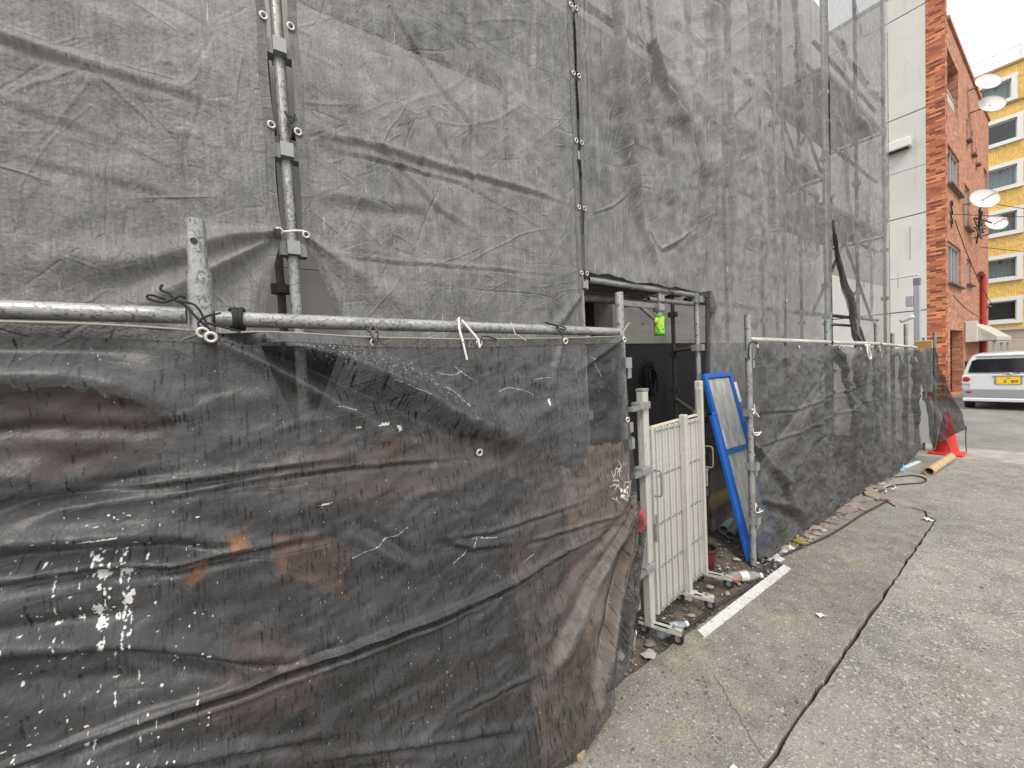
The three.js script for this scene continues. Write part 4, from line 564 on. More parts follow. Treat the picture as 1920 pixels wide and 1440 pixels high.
// ---------- folding gate ----------
{
  const t = thing('folding_gate', 'pale aluminium accordion gate folded up beside the near fence post', 'gate');
  const A = M.alu, dir = new THREE.Vector2(0.72, -0.1).normalize(), at = (s, off = 0) => [1.965 + dir.x * s - dir.y * off, -1.49 + dir.y * s + dir.x * off], ry = -Math.atan2(dir.y, dir.x);
  const put = (name, g, m, s, y, off = 0, par = t) => { const o = part(par, name, g, m), [x, z] = at(s, off); o.position.set(x, y, z); o.rotation.y = ry; return o; };
  const postG = new RoundedBoxGeometry(0.062, 1.47, 0.052, 3, 0.01); const lp = put('end_post', postG, A, 0.0, 0.81);
  part(lp, 'cap', box(0.066, 0.02, 0.056, 0, 0.74, 0, 0.006), M.galv);
  put('end_post', new RoundedBoxGeometry(0.05, 1.5, 0.05, 3, 0.01), A, 0.83, 0.81); put('end_post', new RoundedBoxGeometry(0.03, 1.42, 0.045, 3, 0.008), A, 0.79, 0.8, 0.02);
  put('middle_post', new RoundedBoxGeometry(0.05, 1.31, 0.045, 3, 0.008), A, 0.49, 0.69, 0.028);
  put('edge_channel', new RoundedBoxGeometry(0.028, 1.18, 0.04, 2, 0.006), A, 0.062, 0.72, 0.012);
  const slatG = new RoundedBoxGeometry(0.0345, 1.2, 0.014, 2, 0.004), rivG = new THREE.CylinderGeometry(0.007, 0.0075, 0.014, 10).rotateX(PI / 2), n = 16;
  for (let k = 0; k < n; k++) {
    const s = 0.11 + k * 0.0432, y = 0.705 - k * 0.0012, o = put('slat', slatG, A, s, y, (k % 2) * 0.004); o.rotation.z = (k % 2 ? 1 : -1) * 0.003; o.rotation.y = ry + 0.06;
    for (const h of [0.575, 0.29, -0.02, -0.3, -0.575]) { const q = part(o, 'rivet', rivG, M.galv); q.position.set(-0.006, h, 0.011); }
  }
  put('top_strip', box(0.68, 0.012, 0.02, 0, 0, 0), mat([0.66, 0.6, 0.42], 0.7), 0.43, 1.309);
  // foot channels with castors
  const footG = join([box(0.018, 0.022, 0.25, -0.022, 0, 0), box(0.018, 0.022, 0.25, 0.022, 0, 0), box(0.06, 0.006, 0.25, 0, 0.008, 0)]);
  for (const [s, L] of [[0.03, 0.05], [0.5, 0.06], [0.85, 0.06]]) {
    const f = put('foot', footG, A, s, 0.085, L); f.rotation.y = ry + 0.25; part(f, 'bolt', new THREE.CylinderGeometry(0.008, 0.008, 0.02, 8).translate(0, 0.02, 0.08), M.galvOld);
    for (const z of [0.1, -0.1]) { const w = part(f, 'castor', new THREE.CylinderGeometry(0.036, 0.036, 0.022, 26).rotateZ(PI / 2).translate(0, -0.045, z), M.rubber); part(w, 'hub', new THREE.CylinderGeometry(0.016, 0.016, 0.028, 16).rotateZ(PI / 2).translate(0, -0.045, z), M.galvOld); part(w, 'fork', join([box(0.004, 0.07, 0.022, 0.017, -0.022, z), box(0.004, 0.07, 0.022, -0.017, -0.022, z)]), M.galvOld); }
  }
  // handle, latch and post clamps
  const hd = rope([[0, 0.08, 0], [0.004, 0.08, 0.045], [0.004, 0.06, 0.055], [0.004, -0.06, 0.055], [0.004, -0.08, 0.045], [0, -0.08, 0]], 0.006, 40, 8, 0.1); put('handle', hd, M.galvOld, 0.055, 0.97, 0.02);
  put('latch', join([box(0.03, 0.11, 0.02), box(0.018, 0.05, 0.02, 0, 0.085, 0)]), M.galv, 0.06, 0.66, 0.03); put('latch', join([box(0.022, 0.12, 0.02), box(0.05, 0.02, 0.02, 0.0, 0.06, 0)]), M.galv, 0.84, 0.82, 0.03);
  const h2 = put('handle', hd, M.galvOld, 0.86, 0.98, 0.02);
  for (const y of [1.46, 1.07, 0.47]) put('clamp', join([box(0.11, 0.045, 0.07, 0, 0, 0, 0.006), box(0.09, 0.025, 0.03, -0.09, -0.01, 0.01)]), M.galv, -0.04, y, 0.012);
}
// ---------- blue leaning frames ----------
M.blue = mat([0.018, 0.14, 0.55], 0.42, 0, { map: tex(256, 256, (i, j, o) => { const v = 0.95 + fbm(i / 30, j / 30, 4) * 0.25, sc = smooth(0.5, 0.7, fbm(i / 5, j / 40, 3)); o[0] = lerp(v, 3, sc * 0.3); o[1] = v * (1 + sc * 0.3); o[2] = v; }) });
M.wired = mat([0.58, 0.59, 0.57], 0.5, 0.1, { map: tex(512, 512, (i, j, o) => { const v = 0.85 + fbm(i / 40, j / 90, 4) * 0.4 + vn(i / 1.8, j / 1.8) * 0.16 + vn(i / 5 + 30, j / 5) * 0.1; o[0] = v; o[1] = v; o[2] = v * 0.985; }) });
function leaning(label, x0, y1, zb, zt, w, stile, panelled) {
  const t = thing('blue_frame', label, 'metal frame', 'blue metal frames leaning by the entrance'), L = Math.hypot(y1, zt - zb);
  t.position.set(x0, 0.005, zb); t.rotation.x = -Math.atan2(zb - zt, y1);
  const b = (nm, ww, h, d, x, y, z = 0, m = M.blue) => part(t, nm, box(ww, h, d, x, y, z, 0.003), m);
  if (panelled) {
    b('stile', stile, L, 0.035, stile / 2, L / 2); b('stile', stile, L, 0.035, w - stile / 2, L / 2); b('top_rail', w - 2 * stile, 0.045, 0.035, w / 2, L - 0.0225); b('bottom_rail', w - 2 * stile, 0.07, 0.035, w / 2, 0.06); b('middle_rail', w - 2 * stile, 0.035, 0.035, w / 2, L * 0.545);
    b('panel', w - 2 * stile, L * 0.545 - 0.12, 0.008, w / 2, (L * 0.545 + 0.09) / 2, -0.006, M.wired); b('panel', w - 2 * stile, L * 0.455 - 0.07, 0.008, w / 2, L * 0.545 + 0.018 + (L * 0.455 - 0.06) / 2, -0.006, M.wired);
    b('label', 0.04, 0.16, 0.002, stile + 0.03, L * 0.62, 0.0, mat([0.75, 0.75, 0.72], 0.7)); b('label', 0.05, 0.2, 0.002, w + 0.005, L * 0.87, 0.021, mat([0.75, 0.75, 0.72], 0.7));
    b('hinge', 0.03, 0.1, 0.02, w - 0.02, L * 0.66, 0.025); b('hinge', 0.03, 0.1, 0.02, w - 0.02, L * 0.55, 0.025);
  } else {
    b('stile', stile, L, 0.03, stile / 2, L / 2); b('stile', stile * 0.8, L - 0.02, 0.03, stile * 1.55, L / 2, -0.01); b('top_rail', stile * 2, 0.03, 0.034, stile, L - 0.015, 0.004);
    for (let k = 0; k < 7; k++) part(t, 'screw', new THREE.CylinderGeometry(0.006, 0.006, 0.004, 8).rotateX(PI / 2).translate(stile * 0.5, 0.15 + k * L / 7.5, 0.017), M.galvOld);
  }
}
leaning('tall blue metal frame with grey wired-glass panels leaning by the entrance', 3.465, 1.575, -1.58, -1.955, 0.5, 0.045, true);
leaning('narrow blue metal rail leaning in front of the tall blue frame', 3.345, 1.24, -1.54, -1.83, 0.3, 0.042, false);
// boards and bars seen dimly behind the far fence sheet
for (const [a, b, l] of [[[3.9, 0.45, -1.72], [5.9, 1.35, -1.72], 'lower'], [[4.1, 0.62, -1.74], [6.0, 1.5, -1.74], 'upper']]) { const dx = b[0] - a[0], dy = b[1] - a[1], g = box(Math.hypot(dx, dy), 0.07, 0.03, 0, 0, 0); const o = solo('leaning_board', g, mat([0.6, 0.58, 0.54], 0.8), l + ' pale board slanting behind the far mesh sheet', 'board', 'boards behind the far sheet'); o.position.set((a[0] + b[0]) / 2, (a[1] + b[1]) / 2, a[2]); o.rotation.z = Math.atan2(dy, dx); }
pipe('blue-green pipe standing in the gap of the far sheet', [7.35, 1.2, -2.15], [7.42, 2.35, -2.15], mat([0.05, 0.2, 0.24], 0.6), 0.03);
pipe('thin horizontal pipe crossing the gap of the far sheet', [7.0, 2.15, -2.1], [8.4, 2.15, -2.1], M.darkPipe, 0.02);
// ---------- things on the ground ----------
{
  const n = 42, s = new THREE.Shape(), r = rngOf(8), lo = [], hi = [];
  for (let i = 0; i <= n; i++) { const x = 2.215 + 1.275 * i / n; hi.push([x + 0.03, -1.345 + (r() - 0.5) * 0.003 - 0.004 * Math.sin(i / n * 3)]); lo.push([x, -1.283 + (r() - 0.5) * 0.004]); }
  const g = slab([...lo, ...hi.reverse()], 0.0005, 0.005); uvXZ(g, 0.5);
  solo('white_tape', g, mat([0.62, 0.61, 0.58], 0.7, 0, { map: tex(512, 512, (i, j, o) => { const d = smooth(0.25, 0.4, fbm(i / 8, j / 20, 3) + vn(i / 2.5, j / 2.5) * 0.16), v = 1 + fbm(i / 60, j / 60, 3) * 0.2; o[0] = v * (1 - d * 0.5); o[1] = v * (1 - d * 0.5); o[2] = v * (1 - d * 0.52); }) }), 'strip of scuffed white tape on the pavement edge before the gate', 'tape');
}
function bottle(label, x, y, z, turn, s, liquid, capCol) {
  const t = thing('plastic_bottle', label, 'bottle', 'discarded drink bottles'); t.position.set(x, y, z); t.rotation.set(0, turn, 0); t.scale.setScalar(s);
  const prof = [[0.002, 0], [0.026, 0.002], [0.032, 0.012], [0.032, 0.05], [0.029, 0.056], [0.032, 0.062], [0.032, 0.12], [0.03, 0.126], [0.032, 0.132], [0.03, 0.15], [0.02, 0.175], [0.013, 0.19], [0.013, 0.2]].map(p => new THREE.Vector2(...p)), g = new THREE.LatheGeometry(prof, 36), p = g.attributes.position;
  for (let i = 0; i < p.count; i++) { const k = 1 + 0.16 * vn(p.getX(i) * 60 + 3, p.getY(i) * 30 + p.getZ(i) * 40); p.setX(i, p.getX(i) * k); p.setZ(i, p.getZ(i) * (0.7 + 0.3 * k) * 0.9); } g.computeVertexNormals(); g.rotateZ(-PI / 2).translate(0, 0.03, 0);
  part(t, 'shell', g, new THREE.MeshPhysicalMaterial({ color: 0xf4f8fa, roughness: 0.12, transmission: 0.86, thickness: 0, ior: 1.4, side: THREE.DoubleSide }));
  const lab = new THREE.CylinderGeometry(0.0315, 0.0315, 0.05, 30, 1, true).rotateZ(-PI / 2).translate(0.092, 0.03, 0); part(t, 'label', lab, capCol);
  if (liquid) part(t, 'drink', new THREE.CapsuleGeometry(0.024, 0.1, 6, 16).rotateZ(PI / 2).scale(1, 0.6, 1).translate(0.075, 0.018, 0), mat([0.42, 0.13, 0.03], 0.2));
  part(t, 'cap', new THREE.CylinderGeometry(0.0145, 0.0145, 0.016, 20).rotateZ(PI / 2).translate(0.204, 0.03, 0), mat([0.7, 0.7, 0.7], 0.5));
}
bottle('clear bottle with brown drink left in it, lying beyond the white tape', 2.95, 0.0, -1.5, -0.6, 1.2, true, mat([0.55, 0.55, 0.53], 0.5));
bottle('crushed clear bottle with a pale blue label at the foot of the gate', 1.99, 0.0, -1.455, -0.25, 1.1, false, mat([0.25, 0.45, 0.6], 0.4));
pipe('grey plastic pipe offcut on the soil, left of two', [3.72, 0.045, -1.93], [4.5, 0.045, -2.16], mat([0.34, 0.35, 0.36], 0.5), 0.042, 'plastic_pipe', 'grey plastic pipe offcuts'); pipe('grey plastic pipe offcut on the soil, right of two', [3.66, 0.04, -1.84], [4.4, 0.04, -2.06], mat([0.22, 0.225, 0.23], 0.5), 0.036, 'plastic_pipe', 'grey plastic pipe offcuts');
pipe('thick yellow pipe lying on the soil behind the blue frames', [3.95, 0.09, -2.3], [5.3, 0.12, -2.34], mat([0.62, 0.43, 0.06], 0.5), 0.08, 'yellow_pipe');
{
  const t = thing('plastic_bucket', 'small red and black bucket half hidden behind the gate', 'bucket'); t.position.set(3.0, 0, -1.72);
  part(t, 'body', new THREE.LatheGeometry([[0.002, 0.004], [0.07, 0.004], [0.09, 0.16], [0.086, 0.16], [0.066, 0.012]].map(p => new THREE.Vector2(...p)), 28), mat([0.14, 0.02, 0.018], 0.5)); part(t, 'rim', new THREE.TorusGeometry(0.09, 0.012, 8, 28).rotateX(PI / 2).translate(0, 0.17, 0), M.rubber);
}
{
  const o = solo('red_rag', rope([[1.83, 0.78, -1.47], [1.85, 0.83, -1.455], [1.87, 0.79, -1.45], [1.86, 0.74, -1.455], [1.845, 0.72, -1.46]], 0.018, 30, 8), mat([0.5, 0.03, 0.05], 0.8), 'crumpled red rag stuffed in a bracket of the gate-end post', 'rag');
  solo('work_glove', rope([[2.93, 1.1, -1.72], [2.95, 1.07, -1.71], [2.97, 0.98, -1.71], [2.96, 0.9, -1.715]], 0.035, 30, 9), mat([0.33, 0.28, 0.23], 0.95), 'dirty work glove hanging behind the gate', 'glove');
}
{ // cone
  const t = thing('traffic_cone', 'red traffic cone under the loose end of the far mesh sheet', 'cone'), red = mat([0.62, 0.03, 0.02], 0.5); t.position.set(9.2, 0.004, -1.17);
  part(t, 'base', new RoundedBoxGeometry(0.38, 0.03, 0.38, 2, 0.012).translate(0, 0.015, 0), red); part(t, 'cone_body', new THREE.LatheGeometry([[0.15, 0.03], [0.145, 0.05], [0.13, 0.06], [0.035, 0.66], [0.03, 0.68], [0.012, 0.685]].map(p => new THREE.Vector2(...p)), 36), red); part(t, 'base_pad', box(0.34, 0.006, 0.34, 0, -0.001, 0), M.rubber);
  tie('black_cord', 'black cord hanging from the loose sheet down to the cone', [[[9.3, 0.46, -0.98], [9.29, 0.25, -0.985], [9.3, 0.05, -0.98]], [[9.12, 0.3, -1.22], [9.05, 0.15, -1.14], [9.0, 0.04, -1.12]]], 0.006, M.blackCord);
}
solo('cardboard_tube', hollow([7.5, 0.055, -1.12], [8.72, 0.055, -1.07], 0.052, 0.008, 30), mat([0.5, 0.36, 0.2], 0.85, 0, { map: concreteMap }), 'tan cardboard tube lying on the pavement before the cone', 'tube');
solo('power_cable', rope([[2.2, 0.006, -1.4], [2.6, 0.008, -1.395], [3.0, 0.008, -1.37], [3.48, 0.012, -1.42], [3.7, 0.012, -1.4], [3.92, 0.012, -1.37], [4.3, 0.012, -1.31], [4.7, 0.012, -1.28], [5.2, 0.012, -1.26], [5.65, 0.014, -1.22], [5.9, 0.014, -1.21], [6.0, 0.014, -1.27], [6.2, 0.014, -1.33], [6.6, 0.014, -1.3], [7.0, 0.012, -1.1], [7.25, 0.012, -1.12], [7.3, 0.012, -1.25], [7.05, 0.012, -1.4], [7.2, 0.015, -1.6]], 0.0085, 300, 8), mat([0.025, 0.025, 0.03], 0.6), 'black power cable snaking along the pavement below the far sheet', 'cable');
solo('white_cable', rope([[6.2, 0.012, -1.38], [6.5, 0.012, -1.34], [6.62, 0.012, -1.3], [6.5, 0.012, -1.26], [6.3, 0.012, -1.3], [6.2, 0.012, -1.28]], 0.007, 60, 6), M.whiteCord, 'short white cord on the rubble below the far sheet', 'cord');
for (const [x, z, a, l, c, w] of [[7.7, -1.42, 0.2, 0.5, [0.2, 0.5, 0.6], 'teal blue plastic strip nearest the far mesh sheet, left of two'], [7.95, -1.36, -0.1, 0.55, [0.55, 0.68, 0.72], 'palest blue plastic strip behind the cardboard tube'], [7.9, -1.47, 0.1, 0.4, [0.25, 0.5, 0.58], 'short teal plastic strip tucked under the far mesh sheet']]) { const o = solo('plastic_strip', box(l, 0.03, 0.05, 0, 0.018, 0, 0.008), mat(c, 0.5), w, 'plastic strip', 'light blue plastic strips'); o.position.set(x, 0.002, z); o.rotation.y = a; }
// rubble
const rubG = [0, 1, 2, 3, 4].map(k => { const g = new THREE.IcosahedronGeometry(1, 1), p = g.attributes.position; for (let i = 0; i < p.count; i++) { const v = V3().fromBufferAttribute(p, i), n = 1 + 0.35 * vn(v.x * 1.4 + k * 9, v.y * 1.4 + v.z * 2.1); p.setXYZ(i, v.x * n, v.y * n * 0.55, v.z * n); } const q = plain(g); q.computeVertexNormals(); return q; });
{
  const r = rngOf(55), cols = [[0.3, 0.28, 0.25], [0.42, 0.4, 0.36], [0.2, 0.18, 0.15], [0.34, 0.27, 0.22], [0.5, 0.48, 0.44]], ms = cols.map(c => mat(c, 0.95, 0, { map: concreteMap }));
  function strew(label, n, spot, s0, s1) { for (let k = 0; k < n; k++) { const [x, z] = spot(), s = lerp(s0, s1, r() * r()), o = solo('rubble_chip', rubG[Math.floor(r() * 5)], ms[Math.floor(r() * 5)], label, 'rubble', label); o.position.set(x, s * 0.2, z); o.scale.set(s * (0.7 + r()), s * (0.5 + r() * 0.4), s * (0.7 + r() * 0.6)); o.rotation.y = r() * 6; } }
  strew('broken concrete chip below the far mesh sheet', 60, () => [3.5 + Math.pow(r(), 0.8) * 3.6, -1.47 + r() * 0.1], 0.02, 0.055);
  strew('broken stone chip on the soil around the gate foot', 40, () => [1.3 + r() * 1.9, -1.4 - r() * 0.3], 0.012, 0.035);
  strew('pale stone chip on the soil in front of the blue frames', 36, () => [2.9 + r() * 0.7, -1.42 - r() * 0.45], 0.008, 0.024);
  // gravel and crumbs
  const N = 3600, im = new THREE.InstancedMesh(rubG[2], mat([1, 1, 1], 1), N), m4 = new THREE.Matrix4(), q = new THREE.Quaternion(), c = new THREE.Color();
  for (let k = 0; k < N; k++) { const a = r(), x = a < 0.55 ? 1.1 + r() * 3.2 : 3.4 + r() * 5.2, z = a < 0.55 ? -1.38 - Math.pow(r(), 1.5) * 1.2 : -1.44 + (r() - 0.6) * 0.16, s = 0.003 + r() * r() * 0.011; q.setFromAxisAngle(V3(0, 1, 0), r() * 6); m4.compose(V3(x, 0.004 + fbm(x * 5, z * 5, 4) * (z < -1.4 && a < 0.55 ? 0.05 : 0) - (a < 0.55 ? 0.03 : 0), z), q, V3(s, s, s)); im.setMatrixAt(k, m4); const v = 0.1 + r() * r() * 0.45; c.setRGB(v, v * 0.93, v * 0.82); im.setColorAt(k, c); }
  im.name = 'gravel'; im.userData = { kind: 'stuff', label: 'crumbs of gravel scattered on the soil under the fence', category: 'gravel' }; shade(im); scene.add(im);
}
// cracked paving flakes near the crack corner
{
  const r = rngOf(91), P = [[5.25, -1.4], [5.5, -1.36], [5.7, -1.42], [5.95, -1.36], [6.15, -1.42], [5.4, -1.47], [5.85, -1.47], [6.35, -1.38], [6.0, -1.27], [5.1, -1.46]];
  for (const [x, z] of P) { const n = 5 + Math.floor(r() * 3), pts = []; for (let k = 0; k < n; k++) { const a = k / n * 2 * PI, d = 0.05 + r() * 0.07; pts.push([Math.cos(a) * d * 1.5, Math.sin(a) * d * 0.8]); } const o = solo('paving_flake', uvXZ(slab(pts, 0, 0.018 + r() * 0.02, 0.003), 1.1), mat([1.0 + r() * 0.4, 0.98 + r() * 0.36, 0.94 + r() * 0.3], 0.95, 0, { map: apronT.map }), 'flat broken paving flake by the corner of the pavement crack', 'paving flake', 'broken paving flakes'); o.position.set(x, 0.002, z); o.rotation.set((r() - 0.5) * 0.06, r() * 6, (r() - 0.5) * 0.06); }
}
for (const [x, z, a, w, l, lab] of [[1.1, -1.235, 0.5, 0.06, 0.085, 'larger wood offcut poking out at the foot of the black mesh'], [1.27, -1.29, 0.2, 0.05, 0.07, 'smaller wood offcut at the foot of the black mesh, nearer the gate']]) { const o = solo('wood_offcut', box(l, 0.03, w, 0, 0.016, 0, 0.004), mat([0.36, 0.27, 0.18], 0.85, 0, { map: concreteMap }), lab, 'wood'); o.position.set(x, 0.002, z); o.rotation.y = a; }
for (const [x, z, w, l, lab] of [[2.98, -0.93, 0.05, 0.035, 'small crumpled white paper scrap in the middle of the pavement'], [1.55, -0.78, 0.05, 0.05, 'white paper tag near the bottom edge by the joint'], [5.5, -0.83, 0.07, 0.06, 'white pebble at the corner of the pavement crack'], [3.85, -1.44, 0.1, 0.08, 'crumpled white paper beside the yellow weed']]) { const g = new THREE.PlaneGeometry(w, l, 8, 8).rotateX(-PI / 2), p = g.attributes.position; for (let i = 0; i < p.count; i++) p.setY(i, 0.012 + vn(p.getX(i) * 60 + x * 9, p.getZ(i) * 60) * 0.011); g.computeVertexNormals(); const o = solo('paper_scrap', g, mat([0.72, 0.72, 0.7], 0.9), lab, 'litter'); o.position.set(x, 0.002, z); o.rotation.y = x * 3; }
for (const [x, z, s, n, c, lab] of [[4.0, -1.41, 0.12, 46, [0.4, 0.36, 0.06], 'yellowing weed at the foot of the far mesh sheet'], [1.9, -1.12, 0.05, 12, [0.08, 0.16, 0.03], 'tiny green weed in a pavement crack before the gate'], [4.9, -1.46, 0.07, 16, [0.2, 0.24, 0.06], 'small weed under the far mesh sheet']]) {
  const t = thing('weed', lab, 'weed'), r = rngOf(Math.round(x * 100)), L = [], S = [];
  for (let k = 0; k < n; k++) { const a = r() * 2 * PI, d = r() * s, y = 0.005 + r() * s * 0.55, g = new THREE.SphereGeometry(1, 6, 4).scale(s * 0.16, s * 0.02, s * 0.07).rotateZ((r() - 0.3) * 1).rotateY(a).translate(Math.cos(a) * d, y, Math.sin(a) * d); L.push(g); if (k % 3 === 0) S.push(cyl([0, 0, 0], [Math.cos(a) * d, y, Math.sin(a) * d], 0.0015, 0.0008, 5)); }
  part(t, 'leaves', join(L), mat(c, 0.8)).userData.kind = 'stuff'; part(t, 'stems', join(S), mat([0.3, 0.26, 0.1], 0.9)); t.position.set(x, 0, z);
}
// ---------- utility pole with lamp, camera and notice ----------
{
  const t = thing('utility_pole', 'square grey steel pole with a lamp arm and camera behind the far fence end', 'pole'), g = mat([0.42, 0.44, 0.47], 0.45, 0.2), w = mat([0.7, 0.7, 0.68], 0.5);
  part(t, 'shaft', box(0.1, 2.85, 0.075, 9.6, 1.43, -1.56, 0.008), g); part(t, 'cap', box(0.11, 0.12, 0.085, 9.6, 2.87, -1.56, 0.006), mat([0.2, 0.21, 0.23], 0.5)); part(t, 'lamp_arm', box(0.04, 0.03, 0.36, 9.6, 2.99, -1.72, 0.01).rotateX(0), w);
  part(t, 'meter_box', box(0.12, 0.18, 0.09, 9.58, 2.55, -1.645, 0.008), g); const c = part(t, 'camera_housing', new THREE.CapsuleGeometry(0.04, 0.12, 6, 14).rotateX(PI / 2 - 0.4).translate(9.55, 2.25, -1.68), w); part(c, 'mount', cyl([9.58, 2.28, -1.6], [9.56, 2.27, -1.66], 0.012), g);
}
{
  const t = thing('notice_board', 'white printed notice with a brown header at the far fence end', 'notice');
  const c = canvasTex(256, 384, (x, W, H) => { x.fillStyle = '#e6e4de'; x.fillRect(0, 0, W, H); x.fillStyle = '#b58546'; x.fillRect(0, 0, W, 58); x.fillStyle = '#8d8c88'; for (let j = 0; j < 16; j++) { let k = 16; const y = 82 + j * 18; while (k < W - 30) { const l = 8 + ((j * 37 + k * 13) % 31); x.fillRect(k, y, l, 6); k += l + 8; } } x.strokeStyle = '#a9a8a4'; x.strokeRect(8, 70, W - 16, H - 80); });
  part(t, 'board', box(0.02, 0.86, 0.2, 9.3, 1.42, -1.44, 0.003), mat([0.6, 0.6, 0.58], 0.6)); const p = part(t, 'print', new THREE.PlaneGeometry(0.19, 0.84).rotateY(-PI / 2).translate(9.287, 1.42, -1.44), mat([1, 1, 1], 0.6, 0, { map: c }));
  part(t, 'lower_sheet', box(0.02, 0.7, 0.16, 9.22, 0.5, -1.4), mat([0.62, 0.63, 0.62], 0.6)); part(t, 'stake', box(0.03, 1.9, 0.03, 9.34, 0.95, -1.45), M.galvOld);
}
// ---------- brick and render building ----------
const brickMap = canvasTex(1024, 1024, (x, W, H) => { const r = rngOf(12); x.fillStyle = '#8a6a58'; x.fillRect(0, 0, W, H); const bw = 64, bh = 16; for (let j = 0; j < H / bh; j++) for (let i = -1; i < W / bw; i++) { const k = r(), c = k < 0.3 ? [204, 130, 84] : k < 0.62 ? [178, 98, 66] : k < 0.86 ? [146, 74, 54] : [112, 56, 44], q = 0.9 + r() * 0.2; x.fillStyle = `rgb(${c.map(v => Math.round(v * q)).join(',')})`; x.fillRect(i * bw + (j % 2) * bw / 2 + 1.5, j * bh + 1.5, bw - 3, bh - 3); } });
const brickMap2 = canvasTex(1024, 1024, (x, W, H) => { const r = rngOf(13); x.fillStyle = '#a5816a'; x.fillRect(0, 0, W, H); const bw = 64, bh = 16; for (let j = 0; j < H / bh; j++) for (let i = -1; i < W / bw; i++) { const k = r(), c = k < 0.5 ? [190, 132, 104] : k < 0.85 ? [178, 118, 90] : [160, 100, 76], q = 0.9 + r() * 0.2; x.fillStyle = `rgb(${c.map(v => Math.round(v * q)).join(',')})`; x.fillRect(i * bw + (j % 2) * bw / 2 + 1.5, j * bh + 1.5, bw - 3, bh - 3); } });
const brickM = mat([1, 1, 1], 0.85, 0, { map: brickMap, bumpMap: brickMap, bumpScale: 0.01 }), brickM2 = mat([1, 1, 1], 0.85, 0, { map: brickMap2, bumpMap: brickMap2, bumpScale: 0.01 });
function uvBox(g, s) { g = plain(g); g.computeVertexNormals(); const p = g.attributes.position, n = g.attributes.normal, uv = new Float32Array(p.count * 2); for (let i = 0; i < p.count; i++) { const ax = Math.abs(n.getX(i)), ay = Math.abs(n.getY(i)), az = Math.abs(n.getZ(i)); const a = ax > az && ax > ay ? p.getZ(i) : p.getX(i), b = ay > ax && ay > az ? p.getZ(i) : p.getY(i); uv[2 * i] = a / s; uv[2 * i + 1] = b / s; } g.setAttribute('uv', new THREE.BufferAttribute(uv, 2)); return g; }
const glassM = new THREE.MeshPhysicalMaterial({ color: 0xdfe6e8, roughness: 0.05, transmission: 1, thickness: 0, ior: 1.5 }), whiteFr = mat([0.72, 0.72, 0.7], 0.5), steelFr = mat([0.5, 0.5, 0.48], 0.45, 0.3);
